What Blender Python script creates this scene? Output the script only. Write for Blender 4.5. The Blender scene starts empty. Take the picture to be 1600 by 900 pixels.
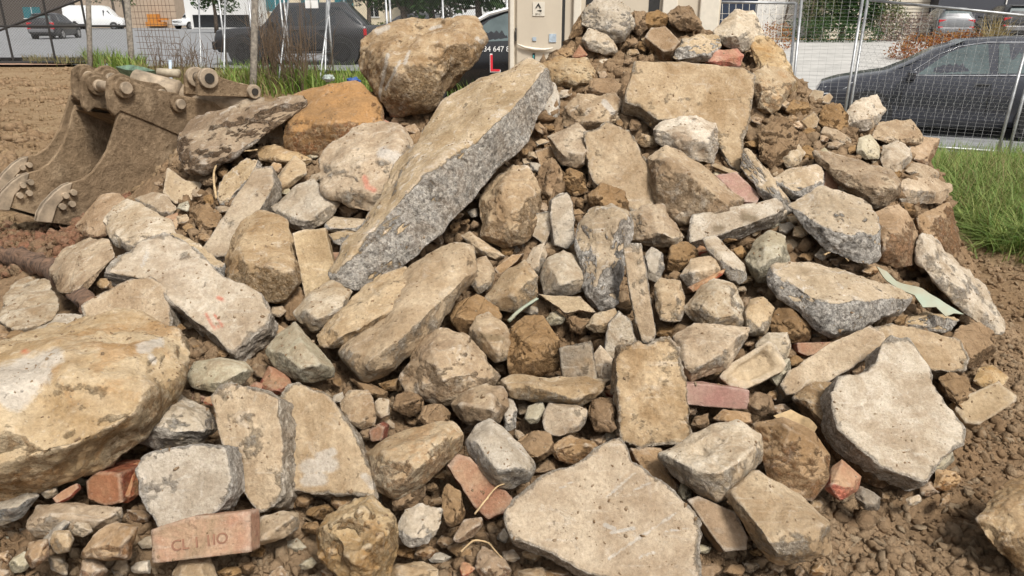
import bpy, bmesh, math, random
import numpy as np
from mathutils import Vector, Matrix
random.seed(7); RNG = np.random.default_rng(7)
R_ = math.radians
scene = bpy.context.scene
# ------------------------------------------------------------------ camera
CAM_Z = 1.5; PITCH = R_(20.3); F = 1150.0
cam = bpy.data.cameras.new('camera'); cam.sensor_width = 36; cam.lens = F/1600*36
cam.clip_start = 0.05; cam.clip_end = 1500
cam_o = bpy.data.objects.new('camera', cam); scene.collection.objects.link(cam_o)
cam_o.location = (0, 0, CAM_Z); cam_o.rotation_euler = (math.pi/2 - PITCH, 0, 0)
scene.camera = cam_o
# ------------------------------------------------------------------ sky and sun (bright overcast)
SUN_EL, SUN_AZ = R_(54), R_(148)          # azimuth measured from +Y (away from the camera) towards +X
world = bpy.data.worlds.new('World'); scene.world = world; world.use_nodes = True
wn = world.node_tree.nodes; wl = world.node_tree.links; wn.clear()
sky = wn.new('ShaderNodeTexSky'); sky.sky_type = 'NISHITA'; sky.sun_disc = False
sky.sun_elevation = SUN_EL; sky.sun_rotation = SUN_AZ; sky.dust_density = 4.0; sky.air_density = 1.0; sky.ozone_density = 1.0
hs = wn.new('ShaderNodeHueSaturation'); hs.inputs['Saturation'].default_value = 0.10
bg = wn.new('ShaderNodeBackground'); bg.inputs['Strength'].default_value = 0.06
wo = wn.new('ShaderNodeOutputWorld')
wl.new(sky.outputs[0], hs.inputs['Color']); wl.new(hs.outputs[0], bg.inputs['Color']); wl.new(bg.outputs[0], wo.inputs['Surface'])
sun = bpy.data.lights.new('sun', 'SUN'); sun.energy = 1.5; sun.angle = R_(12); sun.color = (1, 0.94, 0.84)
sun_o = bpy.data.objects.new('sun', sun); scene.collection.objects.link(sun_o)
sd = Vector((math.sin(SUN_AZ)*math.cos(SUN_EL), math.cos(SUN_AZ)*math.cos(SUN_EL), math.sin(SUN_EL)))
sun_o.rotation_euler = sd.to_track_quat('Z', 'Y').to_euler(); sun_o.location = (0, 0, 20)
vs = scene.view_settings; vs.view_transform = 'Standard'; vs.look = 'None'; vs.gamma = 1; vs.exposure = 1.27; vs.use_curve_mapping = False
scene.cycles.use_denoising = True
scene.cycles.max_bounces = 6; scene.cycles.transparent_max_bounces = 8
# ------------------------------------------------------------------ helpers: space
cp, sp = math.cos(PITCH), math.sin(PITCH)
CAM = np.array([0, 0, CAM_Z]); FWD = np.array([0, cp, -sp]); UP = np.array([0, sp, cp]); RT = np.array([1., 0, 0])
def W(px, py, D):
    px = np.asarray(px, float); py = np.asarray(py, float); D = np.asarray(D, float)
    return CAM + D[..., None]*(FWD + ((px-800)/F)[..., None]*RT - ((py-450)/F)[..., None]*UP)
def G(px, py, z=0.0):
    d = FWD + (px-800)/F*RT - (py-450)/F*UP
    return CAM + d*((z-CAM_Z)/d[2])
def PL(px, py, p0, n):
    d = FWD + (px-800)/F*RT - (py-450)/F*UP
    n = np.asarray(n, float); return CAM + d*(np.dot(np.asarray(p0)-CAM, n)/np.dot(d, n))
def proj(P):
    q = P-CAM; D = q@FWD; return 800+F*(q@RT)/D, 450-F*(q@UP)/D, D
def sstep(a, b, x):
    t = np.clip((x-a)/(b-a), 0, 1); return t*t*(3-2*t)
# ------------------------------------------------------------------ helpers: noise
_perm = RNG.permutation(256); _perm = np.concatenate([_perm]*3)
_g = RNG.normal(size=(256, 3)); _g /= np.linalg.norm(_g, axis=1)[:, None]
def pnoise(P):
    i = np.floor(P).astype(np.int64); f = P-i; i &= 255
    u = f*f*f*(f*(f*6-15)+10); out = 0
    for dx in (0, 1):
        wx = u[:, 0] if dx else 1-u[:, 0]
        for dy in (0, 1):
            wy = u[:, 1] if dy else 1-u[:, 1]
            for dz in (0, 1):
                wz = u[:, 2] if dz else 1-u[:, 2]
                h = _perm[_perm[_perm[(i[:, 0]+dx) & 255]+((i[:, 1]+dy) & 255)]+((i[:, 2]+dz) & 255)]
                g = _g[h]
                out = out + wx*wy*wz*(g[:, 0]*(f[:, 0]-dx)+g[:, 1]*(f[:, 1]-dy)+g[:, 2]*(f[:, 2]-dz))
    return out*1.6
def fbm(P, o=4, gain=.5, ridge=False):
    a = 1; s = 0
    for k in range(o):
        n = pnoise(P*(2.03**k)+17.3*k)
        s = s+a*((0.5-np.abs(n))*1.3 if ridge else n); a *= gain
    return s
# ------------------------------------------------------------------ helpers: objects
COL = scene.collection
def tag(o, label=None, cat=None, group=None, kind=None):
    if label: o['label'] = label
    if cat: o['category'] = cat
    if group: o['group'] = group
    if kind: o['kind'] = kind
    return o
def empty(name, loc=(0, 0, 0), rz=0, **k):
    o = bpy.data.objects.new(name, None); COL.objects.link(o); o.location = loc; o.rotation_euler = (0, 0, rz); o.empty_display_size = .1
    return tag(o, **k)
def np_mesh(name, V, Fc, mat=None, smooth=True, attrs=None):
    V = np.asarray(V, np.float32); Fc = np.asarray(Fc, np.int32); k = Fc.shape[1]
    me = bpy.data.meshes.new(name)
    me.vertices.add(len(V)); me.vertices.foreach_set('co', V.ravel())
    me.loops.add(Fc.size); me.loops.foreach_set('vertex_index', Fc.ravel())
    me.polygons.add(len(Fc)); me.polygons.foreach_set('loop_start', np.arange(0, Fc.size, k, dtype=np.int32))
    me.polygons.foreach_set('loop_total', np.full(len(Fc), k, np.int32))
    me.update(calc_edges=True)
    if smooth: me.polygons.foreach_set('use_smooth', np.ones(len(Fc), bool))
    for an, av in (attrs or {}).items():
        a = me.attributes.new(an, 'FLOAT', 'POINT'); a.data.foreach_set('value', np.asarray(av, np.float32))
    if mat: me.materials.append(mat)
    return me
def link(name, me, parent=None, loc=(0, 0, 0), **k):
    o = bpy.data.objects.new(name, me); COL.objects.link(o); o.location = loc
    if parent: o.parent = parent
    return tag(o, **k)
class MB:
    def __init__(s): s.v = []; s.f = []
    def add(s, v, f):
        b = len(s.v); s.v += [tuple(float(c) for c in p) for p in v]; s.f += [tuple(b+i for i in q) for q in f]; return s
    def box(s, c, d, M=None):
        v = [np.array([x*d[0]/2, y*d[1]/2, z*d[2]/2]) for x in (-1, 1) for y in (-1, 1) for z in (-1, 1)]
        if M is not None: v = [np.asarray(M)@p for p in v]
        v = [p+np.asarray(c) for p in v]
        return s.add(v, [(0, 1, 3, 2), (4, 6, 7, 5), (0, 4, 5, 1), (2, 3, 7, 6), (0, 2, 6, 4), (1, 5, 7, 3)])
    def tube(s, pts, r, n=6, cap=True):
        pts = [np.asarray(p, float) for p in pts]; rs = r if hasattr(r, '__len__') else [r]*len(pts); v = []
        for i, p in enumerate(pts):
            t = pts[min(i+1, len(pts)-1)]-pts[max(i-1, 0)]; t = t/(np.linalg.norm(t)+1e-9)
            a = np.cross(t, [0, 0, 1.] if abs(t[2]) < .9 else [1., 0, 0]); a /= np.linalg.norm(a); b = np.cross(t, a)
            for k in range(n):
                w = 2*math.pi*k/n; v.append(p+rs[i]*(math.cos(w)*a+math.sin(w)*b))
        f = [(i*n+k, i*n+(k+1) % n, (i+1)*n+(k+1) % n, (i+1)*n+k) for i in range(len(pts)-1) for k in range(n)]
        if cap: f += [tuple(range(n))[::-1], tuple((len(pts)-1)*n+k for k in range(n))]
        return s.add(v, f)
    def prism(s, poly, ext):
        n = len(poly); v = [np.asarray(p, float) for p in poly]; v += [p+np.asarray(ext) for p in v]
        f = [tuple(range(n)), tuple(range(2*n-1, n-1, -1))]+[(i, i+n, (i+1) % n+n, (i+1) % n) for i in range(n)]
        return s.add(v, f)
    def disc(s, c, ax, r, h, n=20):
        ax = np.asarray(ax, float); ax /= np.linalg.norm(ax); c = np.asarray(c, float)
        return s.tube([c-ax*h/2, c+ax*h/2], r, n)
    def build(s, name, mat, parent=None, loc=None, bevel=0, smooth=False, **k):
        me = bpy.data.meshes.new(name); v = np.array(s.v)
        if loc is None: loc = (0, 0, 0)
        me.from_pydata((v-np.asarray(loc)).tolist(), [], s.f)
        bm = bmesh.new(); bm.from_mesh(me); bmesh.ops.recalc_face_normals(bm, faces=bm.faces)
        if bevel:
            bmesh.ops.bevel(bm, geom=[e for e in bm.edges if len(e.link_faces) == 2 and e.calc_face_angle(0) > .5], offset=bevel, segments=2, affect='EDGES', profile=.5)
        bm.to_mesh(me); bm.free()
        if smooth:
            for p in me.polygons: p.use_smooth = True
        if mat: me.materials.append(mat)
        return link(name, me, parent, loc if parent is None else (0, 0, 0), **k)
# ------------------------------------------------------------------ materials
def nt_new(name):
    m = bpy.data.materials.new(name); m.use_nodes = True; n = m.node_tree.nodes; n.clear()
    o = n.new('ShaderNodeOutputMaterial'); b = n.new('ShaderNodeBsdfPrincipled'); m.node_tree.links.new(b.outputs[0], o.inputs[0])
    return m, n, m.node_tree.links, b
def noise_node(n, l, vec, scale, detail=6, rough=.6, dist=0):
    t = n.new('ShaderNodeTexNoise'); t.inputs['Scale'].default_value = scale; t.inputs['Detail'].default_value = detail
    t.inputs['Roughness'].default_value = rough; t.inputs['Distortion'].default_value = dist
    l.new(vec, t.inputs['Vector']); return t.outputs['Fac']
def ramp(n, l, fac, a, b, ca=(0, 0, 0, 1), cb=(1, 1, 1, 1)):
    r = n.new('ShaderNodeValToRGB'); r.color_ramp.elements[0].position = a; r.color_ramp.elements[1].position = b
    r.color_ramp.elements[0].color = ca; r.color_ramp.elements[1].color = cb; l.new(fac, r.inputs[0]); return r.outputs[0]
def mixc(n, l, fac, a, b, mode='MIX'):
    m = n.new('ShaderNodeMix'); m.data_type = 'RGBA'; m.blend_type = mode
    for s, v in ((m.inputs[0], fac), (m.inputs[6], a), (m.inputs[7], b)):
        if hasattr(v, 'is_output'): l.new(v, s)
        elif isinstance(v, (int, float)): s.default_value = v
        else: s.default_value = (*v[:3], 1)
    return m.outputs[2]
def mathn(n, l, op, a, b=0.0, clamp=False):
    m = n.new('ShaderNodeMath'); m.operation = op; m.use_clamp = clamp
    for s, v in ((m.inputs[0], a), (m.inputs[1], b)):
        if hasattr(v, 'is_output'): l.new(v, s)
        else: s.default_value = v
    return m.outputs[0]
def obj_vec(n, l):
    tc = n.new('ShaderNodeTexCoord'); oi = n.new('ShaderNodeObjectInfo'); va = n.new('ShaderNodeVectorMath'); va.operation = 'ADD'
    ml = mathn(n, l, 'MULTIPLY', oi.outputs['Random'], 57.0)
    l.new(tc.outputs['Object'], va.inputs[0]); l.new(ml, va.inputs[1]); vm = n.new('ShaderNodeVectorMath'); vm.operation = 'SCALE'; l.new(va.outputs[0], vm.inputs[0]); l.new(mathn(n, l, 'ADD', mathn(n, l, 'MULTIPLY', mathn(n, l, 'FRACT', mathn(n, l, 'MULTIPLY', oi.outputs['Random'], 13.7)), .7), .6), vm.inputs['Scale']); return vm.outputs[0], oi.outputs['Random']
MATS = {}
def rock_mat(name, dustA, dustB, expA, expB, speck=.5, stain=.3, stain_col=(.62, .57, .5), spot=.3, bump=.6, bias=0.0, patch=None, dirt=.3, edge=.65, scratch=.35, crack=(9, 0.0)):
    m, n, l, b = nt_new(name); vec, rnd = obj_vec(n, l)
    blot = noise_node(n, l, vec, 6, 7, .68, .4); grain = noise_node(n, l, vec, 95, 8, .8); mid = noise_node(n, l, vec, 26, 8, .72)
    at = n.new('ShaderNodeAttribute'); at.attribute_name = 'exposed'; ge = n.new('ShaderNodeNewGeometry')
    dust = mixc(n, l, ramp(n, l, blot, .4, .6), dustA, dustB)
    vo = n.new('ShaderNodeTexVoronoi'); vo.inputs['Scale'].default_value = 60; l.new(vec, vo.inputs['Vector'])
    sv = n.new('ShaderNodeSeparateColor'); l.new(vo.outputs['Color'], sv.inputs[0])
    agg = mixc(n, l, ramp(n, l, sv.outputs[0], .25, .75), expA, expB)
    agg = mixc(n, l, mathn(n, l, 'MULTIPLY', ramp(n, l, mid, .34, .5, (1, 1, 1, 1), (0, 0, 0, 1)), speck), agg, (.045, .04, .035))
    fe = mathn(n, l, 'ADD', at.outputs['Fac'], mathn(n, l, 'MULTIPLY', mathn(n, l, 'SUBTRACT', mid, .5), 1.6))
    fe = mathn(n, l, 'ADD', fe, mathn(n, l, 'MULTIPLY', mathn(n, l, 'SUBTRACT', blot, .5), 1.2))
    fe = mathn(n, l, 'ADD', fe, bias)
    c = mixc(n, l, ramp(n, l, fe, .42, .62), dust, agg)
    if patch:
        pn = noise_node(n, l, vec, 4.5, 6, .65, 1.0)
        c = mixc(n, l, mathn(n, l, 'MULTIPLY', ramp(n, l, pn, .53, .60), patch[1]), c, patch[0])
    dn = noise_node(n, l, vec, 9.3, 8, .72, .8)
    c = mixc(n, l, mathn(n, l, 'MULTIPLY', ramp(n, l, dn, .46, .62), mathn(n, l, 'MULTIPLY', mathn(n, l, 'FRACT', mathn(n, l, 'MULTIPLY', rnd, 5.9)), dirt*2.2)), c, (.265, .18, .105))
    st = noise_node(n, l, vec, 13, 8, .72, 1.2)
    c = mixc(n, l, mathn(n, l, 'MULTIPLY', ramp(n, l, st, .56, .66), stain), c, stain_col)
    ed = mathn(n, l, 'MULTIPLY', ramp(n, l, ge.outputs['Pointiness'], .515, .575), ramp(n, l, mid, .35, .6))
    c = mixc(n, l, mathn(n, l, 'MULTIPLY', ed, edge), c, stain_col)
    vs_ = n.new('ShaderNodeTexVoronoi'); vs_.inputs['Scale'].default_value = 75; l.new(vec, vs_.inputs['Vector'])
    sp_ = ramp(n, l, vs_.outputs['Distance'], .15, .28, (1, 1, 1, 1), (0, 0, 0, 1))
    pk = mathn(n, l, 'MULTIPLY', sp_, ramp(n, l, dn, .38, .55, (1, 1, 1, 1), (.1, .1, .1, 1)))
    c = mixc(n, l, mathn(n, l, 'MULTIPLY', pk, spot), c, mixc(n, l, ramp(n, l, sv.outputs[1], .45, .6), (.09, .07, .05), (.64, .58, .5)))
    for an, ac in (('bare', (.50, .465, .42)), ('red', (.50, .13, .07)), ('spot', (.20, .15, .09))):
        aa = n.new('ShaderNodeAttribute'); aa.attribute_name = an
        c = mixc(n, l, mathn(n, l, 'MULTIPLY', ramp(n, l, mathn(n, l, 'ADD', aa.outputs['Fac'], mathn(n, l, 'MULTIPLY', mathn(n, l, 'SUBTRACT', mid, .5), 1.8)), .40, .85), .75) if an != 'spot' else aa.outputs['Fac'], c, ac) if an != 'red' else mixc(n, l, mathn(n, l, 'MULTIPLY', aa.outputs['Fac'], mathn(n, l, 'MULTIPLY', mid, 1.4, True)), c, ac)
    fx = ramp(n, l, fe, .35, .7)
    mp = n.new('ShaderNodeMapping'); mp.inputs['Scale'].default_value = (5, 60, 45); mp.inputs['Rotation'].default_value = (.5, .3, .8); l.new(vec, mp.inputs['Vector'])
    scr = noise_node(n, l, mp.outputs[0], 1.0, 5, .6)
    c = mixc(n, l, mathn(n, l, 'MULTIPLY', ramp(n, l, scr, .62, .72), scratch), c, stain_col)
    gm = mixc(n, l, mathn(n, l, 'ADD', mathn(n, l, 'MULTIPLY', fx, .6), .4), (1, 1, 1), ramp(n, l, grain, .33, .62, (.36, .33, .29, 1), (1.38, 1.36, 1.33, 1)))
    c = mixc(n, l, 1.0, c, gm, 'MULTIPLY')
    c = mixc(n, l, 1.0, c, ramp(n, l, blot, .3, .7, (.80, .77, .73, 1), (1.15, 1.15, 1.15, 1)), 'MULTIPLY')
    hv = n.new('ShaderNodeHueSaturation'); l.new(c, hv.inputs['Color'])
    l.new(mathn(n, l, 'ADD', mathn(n, l, 'MULTIPLY', rnd, .22), .87), hv.inputs['Value'])
    l.new(mathn(n, l, 'ADD', mathn(n, l, 'MULTIPLY', mathn(n, l, 'FRACT', mathn(n, l, 'MULTIPLY', rnd, 7.3)), .25), .85), hv.inputs['Saturation'])
    l.new(hv.outputs[0], b.inputs['Base Color']); b.inputs['Roughness'].default_value = .95; b.inputs['Specular IOR Level'].default_value = .12
    h = mathn(n, l, 'ADD', mathn(n, l, 'MULTIPLY', grain, .55), mathn(n, l, 'MULTIPLY', mid, 1.3))
    h = mathn(n, l, 'SUBTRACT', h, mathn(n, l, 'MULTIPLY', pk, .3)); h = mathn(n, l, 'MULTIPLY', h, mathn(n, l, 'ADD', mathn(n, l, 'MULTIPLY', fx, .75), .35))
    cr = n.new('ShaderNodeTexVoronoi'); cr.feature = 'DISTANCE_TO_EDGE'; cr.inputs['Scale'].default_value = crack[0]; l.new(vec, cr.inputs['Vector'])
    h = mathn(n, l, 'SUBTRACT', h, mathn(n, l, 'MULTIPLY', ramp(n, l, cr.outputs['Distance'], .0, .06, (1, 1, 1, 1), (0, 0, 0, 1)), crack[1]))
    bp = n.new('ShaderNodeBump'); bp.inputs['Strength'].default_value = min(1, bump*1.4); bp.inputs['Distance'].default_value = .025
    l.new(h, bp.inputs['Height']); l.new(bp.outputs[0], b.inputs['Normal'])
    MATS[name] = m; return m
D1, D2 = (.38, .28, .178), (.465, .37, .258)
rock_mat('dusty', D1, D2, (.46, .41, .345), (.32, .275, .22), speck=.4, stain=.3, spot=.2)
rock_mat('pale', (.45, .365, .265), (.52, .455, .365), (.53, .48, .42), (.39, .35, .30), speck=.4, stain=.5, stain_col=(.68, .63, .55), dirt=.4)
rock_mat('aggregate', (.43, .33, .21), (.50, .40, .28), (.64, .61, .57), (.40, .385, .365), speck=.7, stain=.5, stain_col=(.72, .70, .67), spot=.5, bump=.8, dirt=.2)
rock_mat('grey', (.44, .375, .29), (.50, .44, .36), (.48, .45, .41), (.35, .325, .295), speck=.35, stain=.45, stain_col=(.64, .61, .56))
rock_mat('ochre', (.38, .27, .15), (.45, .355, .235), (.48, .39, .27), (.31, .215, .125), speck=.4, stain=.5, stain_col=(.60, .52, .41), patch=((.33, .17, .055), .45), dirt=.4, crack=(5, .15))
rock_mat('orange', (.36, .205, .08), (.42, .22, .07), (.46, .31, .17), (.34, .165, .065), speck=.3, stain=.25, stain_col=(.58, .47, .36), dirt=.4)
rock_mat('earthy', (.36, .255, .15), (.44, .335, .215), (.42, .32, .21), (.25, .17, .095), speck=.5, stain=.5, stain_col=(.60, .54, .46), patch=((.25, .15, .07), .5), dirt=.4, crack=(6, .12))
rock_mat('clay', (.245, .155, .08), (.31, .205, .11), (.225, .14, .07), (.165, .10, .05), speck=.4, stain=.06, spot=.1, bump=1, scratch=.05, crack=(11, .18), edge=.15)
rock_mat('brown', (.33, .22, .125), (.40, .285, .18), (.28, .16, .085), (.235, .14, .075), speck=.2, stain=.2, scratch=.25)
rock_mat('redbrick', (.36, .175, .105), (.37, .235, .145), (.38, .13, .08), (.30, .09, .06), speck=.2, stain=.25, stain_col=(.5, .42, .34), spot=.2, bump=.45, dirt=.5)
rock_mat('pinkbrick', (.38, .185, .15), (.40, .25, .19), (.37, .15, .12), (.33, .125, .10), speck=.1, stain=.2, stain_col=(.55, .46, .4), spot=.12, bump=.4)
rock_mat('dustbrick', (.37, .285, .185), (.44, .35, .235), (.34, .25, .16), (.28, .19, .12), speck=.25, stain=.2, spot=.2, bump=.45)
rock_mat('greenish', (.39, .345, .24), (.46, .415, .31), (.43, .40, .31), (.30, .28, .21), speck=.35, stain=.45, stain_col=(.60, .57, .48))
rock_mat('dark', (.24, .21, .175), (.32, .265, .20), (.18, .165, .15), (.25, .21, .165), speck=.45, stain=.2)
rock_mat('bluegrey', (.34, .315, .275), (.40, .34, .26), (.27, .275, .275), (.20, .20, .20), speck=.4, stain=.3, dirt=.4)
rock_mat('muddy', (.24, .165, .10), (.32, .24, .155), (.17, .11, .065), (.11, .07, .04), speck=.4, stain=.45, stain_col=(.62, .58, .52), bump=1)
def soil_mat(name, A, B, C_, scale=9):
    m, n, l, b = nt_new(name); tc = n.new('ShaderNodeTexCoord'); vec = tc.outputs['Object']
    n1 = noise_node(n, l, vec, scale*.18, 8, .62); n2 = noise_node(n, l, vec, scale*4, 8, .75); n3 = noise_node(n, l, vec, scale, 6, .65)
    at = n.new('ShaderNodeAttribute'); at.attribute_name = 'tone'
    c = mixc(n, l, ramp(n, l, n1, .36, .62), A, B); c = mixc(n, l, mathn(n, l, 'MULTIPLY', ramp(n, l, n3, .5, .68), .7), c, C_)
    c = mixc(n, l, mathn(n, l, 'MULTIPLY', at.outputs['Fac'], .8), c, (.45, .37, .27))
    c = mixc(n, l, 1.0, c, ramp(n, l, n2, .28, .72, (.55, .53, .5, 1), (1.25, 1.23, 1.2, 1)), 'MULTIPLY')
    l.new(c, b.inputs['Base Color']); b.inputs['Roughness'].default_value = 1; b.inputs['Specular IOR Level'].default_value = .1
    bp = n.new('ShaderNodeBump'); bp.inputs['Strength'].default_value = .8; bp.inputs['Distance'].default_value = .03
    l.new(mathn(n, l, 'ADD', n2, n3), bp.inputs['Height']); l.new(bp.outputs[0], b.inputs['Normal'])
    MATS[name] = m; return m
soil_mat('soil', (.285, .19, .112), (.37, .265, .17), (.21, .135, .078))
soil_mat('yard_dirt', (.27, .185, .11), (.34, .25, .155), (.20, .13, .07), 5)
soil_mat('brick_crumb', (.32, .16, .10), (.30, .205, .125), (.37, .17, .115), 20)
def plain(name, col, rough=.6, metal=0, var=.15, scale=20, bump=0.0, col2=None, spec=.5):
    m, n, l, b = nt_new(name); tc = n.new('ShaderNodeTexCoord'); f = noise_node(n, l, tc.outputs['Object'], scale, 5, .6)
    c2 = col2 or tuple(c*(1-var*2) for c in col); c1 = tuple(min(1, c*(1+var)) for c in col)
    l.new(mixc(n, l, ramp(n, l, f, .35, .65), c2, c1), b.inputs['Base Color'])
    b.inputs['Roughness'].default_value = rough; b.inputs['Metallic'].default_value = metal; b.inputs['Specular IOR Level'].default_value = spec
    if bump:
        bp = n.new('ShaderNodeBump'); bp.inputs['Strength'].default_value = bump; bp.inputs['Distance'].default_value = .01; l.new(f, bp.inputs['Height']); l.new(bp.outputs[0], b.inputs['Normal'])
    MATS[name] = m; return m
# ------------------------------------------------------------------ the heap: how far each stretch of its face is from the camera
CTRL = [  # image x, y -> distance along the view axis (m)
 (-150,900,1.7),(0,900,1.78),(400,900,1.85),(800,900,1.9),(1200,900,1.98),(1600,900,2.02),(1750,900,2.05),
 (-150,700,1.95),(0,700,2.0),(200,700,2.08),(400,700,2.18),(600,700,2.28),(800,700,2.3),(1000,700,2.3),(1200,700,2.32),(1400,700,2.42),(1600,700,2.62),(1750,700,2.7),
 (-150,550,2.35),(0,550,2.4),(200,550,2.5),(400,550,2.6),(600,550,2.65),(800,550,2.68),(1000,550,2.66),(1200,550,2.68),(1400,550,2.8),(1600,550,3.42),(1750,550,3.5),
 (-150,400,4.8),(0,400,4.5),(150,400,3.45),(300,400,3.15),(450,400,3.1),(600,400,3.08),(800,400,3.1),(1000,400,3.1),(1200,400,3.12),(1400,400,3.3),(1480,400,3.7),(1600,400,4.9),
 (-50,480,3.2),(300,310,3.75),(400,250,3.9),(550,250,3.7),(700,250,3.6),(850,250,3.55),(1000,250,3.55),(1150,250,3.6),(1300,270,3.6),(1430,260,3.85),(1500,330,4.1),
 (450,150,4.3),(600,150,4.15),(720,130,4.1),(850,120,4.05),(1000,120,4.05),(1150,110,4.1),(1230,130,4.15),(1320,170,4.15),(1400,200,4.2),
 (660,30,4.5),(900,30,4.4),(1000,0,4.5),(1080,10,4.5),(1150,30,4.45)]
_cp = np.array(CTRL)
def _tps(r2): return np.where(r2 > 0, .5*r2*np.log(np.maximum(r2, 1e-12)), 0)
_xy = _cp[:, :2]/400; _nc = len(_xy)
_A = np.zeros((_nc+3, _nc+3)); _A[:_nc, :_nc] = _tps(((_xy[:, None]-_xy[None])**2).sum(-1))+np.eye(_nc)*.01
_A[:_nc, _nc] = 1; _A[:_nc, _nc+1:] = _xy; _A[_nc, :_nc] = 1; _A[_nc+1:, :_nc] = _xy.T
_wt = np.linalg.solve(_A, np.concatenate([_cp[:, 2], [0, 0, 0]]))
def DM(px, py):
    q = np.stack([np.atleast_1d(np.asarray(px, float)), np.atleast_1d(np.asarray(py, float))], -1)/400
    r = _tps(((q[..., None, :]-_xy)**2).sum(-1))@_wt[:_nc]+_wt[_nc]+q@_wt[_nc+1:]
    return np.clip(r, 1.5, 6.0)
SIL = np.array([(-400,440),(0,400),(120,350),(200,305),(290,235),(400,200),(480,160),(560,150),(640,170),(700,165),(780,140),(850,110),(890,70),(925,35),(1000,22),(1060,30),(1110,55),(1170,75),(1230,130),(1290,175),(1360,205),(1430,235),(1480,300),(1500,370),(1560,480),(1640,560),(2000,640)], float)
def heap_z(X, Y):
    """height of the soil under the rubble at plan positions X, Y"""
    X = np.asarray(X, float); Y = np.asarray(Y, float); zs = np.linspace(-.15, 1.8, 66)
    P = np.stack([np.repeat(X[:, None], 66, 1), np.repeat(Y[:, None], 66, 1), np.repeat(zs[None], len(X), 0)], -1)
    out = np.zeros(len(X))
    for a in range(0, len(X), 4000):
        q = P[a:a+4000]; px, py, D = proj(q.reshape(-1, 3)); sil = np.interp(px, SIL[:, 0], SIL[:, 1])
        ok = (D > .3) & (np.abs(px-800) < 1500) & (py < 1500)
        pyc = np.maximum(py, sil)
        dm = DM(px, np.clip(pyc, 0, 1000))
        # behind the crest the face turns over and falls away again
        over = np.maximum(D-dm, 0)
        zc = W(px, pyc, dm)[:, 2]
        inside = np.where(py < sil, (q.reshape(-1, 3)[:, 2] < zc-.75*over) & (D >= dm), D >= dm) & ok
        inside = inside.reshape(q.shape[:2])
        idx = np.where(inside.any(1), 65-np.argmax(inside[:, ::-1], 1), 0)
        out[a:a+4000] = zs[idx]
    return out
def ground_z(X, Y):
    X = np.asarray(X, float); Y = np.asarray(Y, float)
    s = sstep(1.5, 3.5, X)
    return s*(-.57*sstep(6.5, 11.5, Y)+.72*sstep(20, 42, Y))
_ICO = {}
def ico(sub):
    if sub not in _ICO:
        bm = bmesh.new(); bmesh.ops.create_icosphere(bm, subdivisions=sub, radius=1)
        V = np.array([v.co[:] for v in bm.verts]); Fc = np.array([[v.index for v in f.verts] for f in bm.faces]); bm.free()
        _ICO[sub] = (V/np.linalg.norm(V, axis=1)[:, None], Fc)
    return _ICO[sub]
def vnormals(V, Fc):
    n = np.cross(V[Fc[:, 1]]-V[Fc[:, 0]], V[Fc[:, 2]]-V[Fc[:, 0]]); N = np.zeros_like(V)
    for k in range(3): np.add.at(N, Fc[:, k], n)
    return N/(np.linalg.norm(N, axis=1)[:, None]+1e-12)
def parse(s):
    r = [[float(c) for c in t.split(',')] for t in s.split()]; k = max(map(len, r)); return np.array([q+[0.]*(k-len(q)) for q in r])
OUTLINES = []; LABELS = []
N_ROCK = [0]
def finish(name, cat, mat, label, V, Fc, size, rough, exposed, group=None, hexp=.15, dents='', flat=None, marks=''):
    off = np.array([N_ROCK[0]*3.71 % 50, N_ROCK[0]*7.13 % 50, N_ROCK[0]*1.37 % 50]); N_ROCK[0] += 1
    if dents:
        cen = V.mean(0)
        for x, y, cm, rad in parse(dents):
            px, py, Dv = proj(V); hit = V[np.argmin(np.hypot(px-x, py-y)+np.maximum(0, Dv-Dv.min())*60)]
            k = np.exp(-(np.linalg.norm(V-hit, axis=1)/(rad/100))**2)*cm/100; dv = cen-hit; V = V+k[:, None]*dv/np.linalg.norm(dv)
    n = vnormals(V, Fc); q = V+off; ex = .45+.55*exposed
    d = (.045 if flat is None else .016)*size*fbm(q/(.45*size+.01), 2)*min(rough, 1.3)
    d = d+ex*rough*(.0085*min(1, size/.2)*fbm(q/.05, 3)+.011*min(1, size/.25)*np.minimum(0, fbm(q/.085, 3)+.1))
    d = d+ex*rough*(-.02*min(size,.35)*np.abs(fbm(q/(.22*size+.02)+3, 2)))
    d = d+ex*rough*(.0045*min(1, size/.15)*(fbm(q/.026+2, 2, ridge=True)-.4)+.0024*fbm(q/.012, 2))
    V = V+n*d[:, None]; n = vnormals(V, Fc)
    e = np.clip(exposed*.8+hexp*(1-sstep(.42, .80, n[:, 2]))+.28*fbm(q/.11, 3), 0, 1)
    A_ = {'exposed': e}
    if marks:
        px, py, Dv = proj(V); front = (n*(CAM-V)).sum(1) > 0
        for t in marks.split():
            k_, v_ = t.split(':'); x0, y0, x1, y1, w = map(float, v_.split(',')); dx, dy = x1-x0, y1-y0
            u = np.clip(((px-x0)*dx+(py-y0)*dy)/(dx*dx+dy*dy+1e-9), 0, 1); m = np.clip(1.5-np.hypot(px-x0-u*dx, py-y0-u*dy)/w, 0, 1)*front
            nm = {'b': 'bare', 'r': 'red', 's': 'spot', 'g': 'bare'}[k_]; A_[nm] = np.maximum(A_.get(nm, 0), m*(.8 if k_ in 'gs' else 1))
            if k_ == 'g': V = V-n*(m*.006)[:, None]
    base = np.array([V[:, 0].mean(), V[:, 1].mean(), V[:, 2].min()])
    me = np_mesh(name, V-base, Fc, MATS[mat], attrs=A_)
    return link(name, me, None, base, label=label, cat=cat, group=group)
def pick_sub(size): return 7 if size > .62 else 6 if size > .17 else 5 if size > .06 else 4
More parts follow.
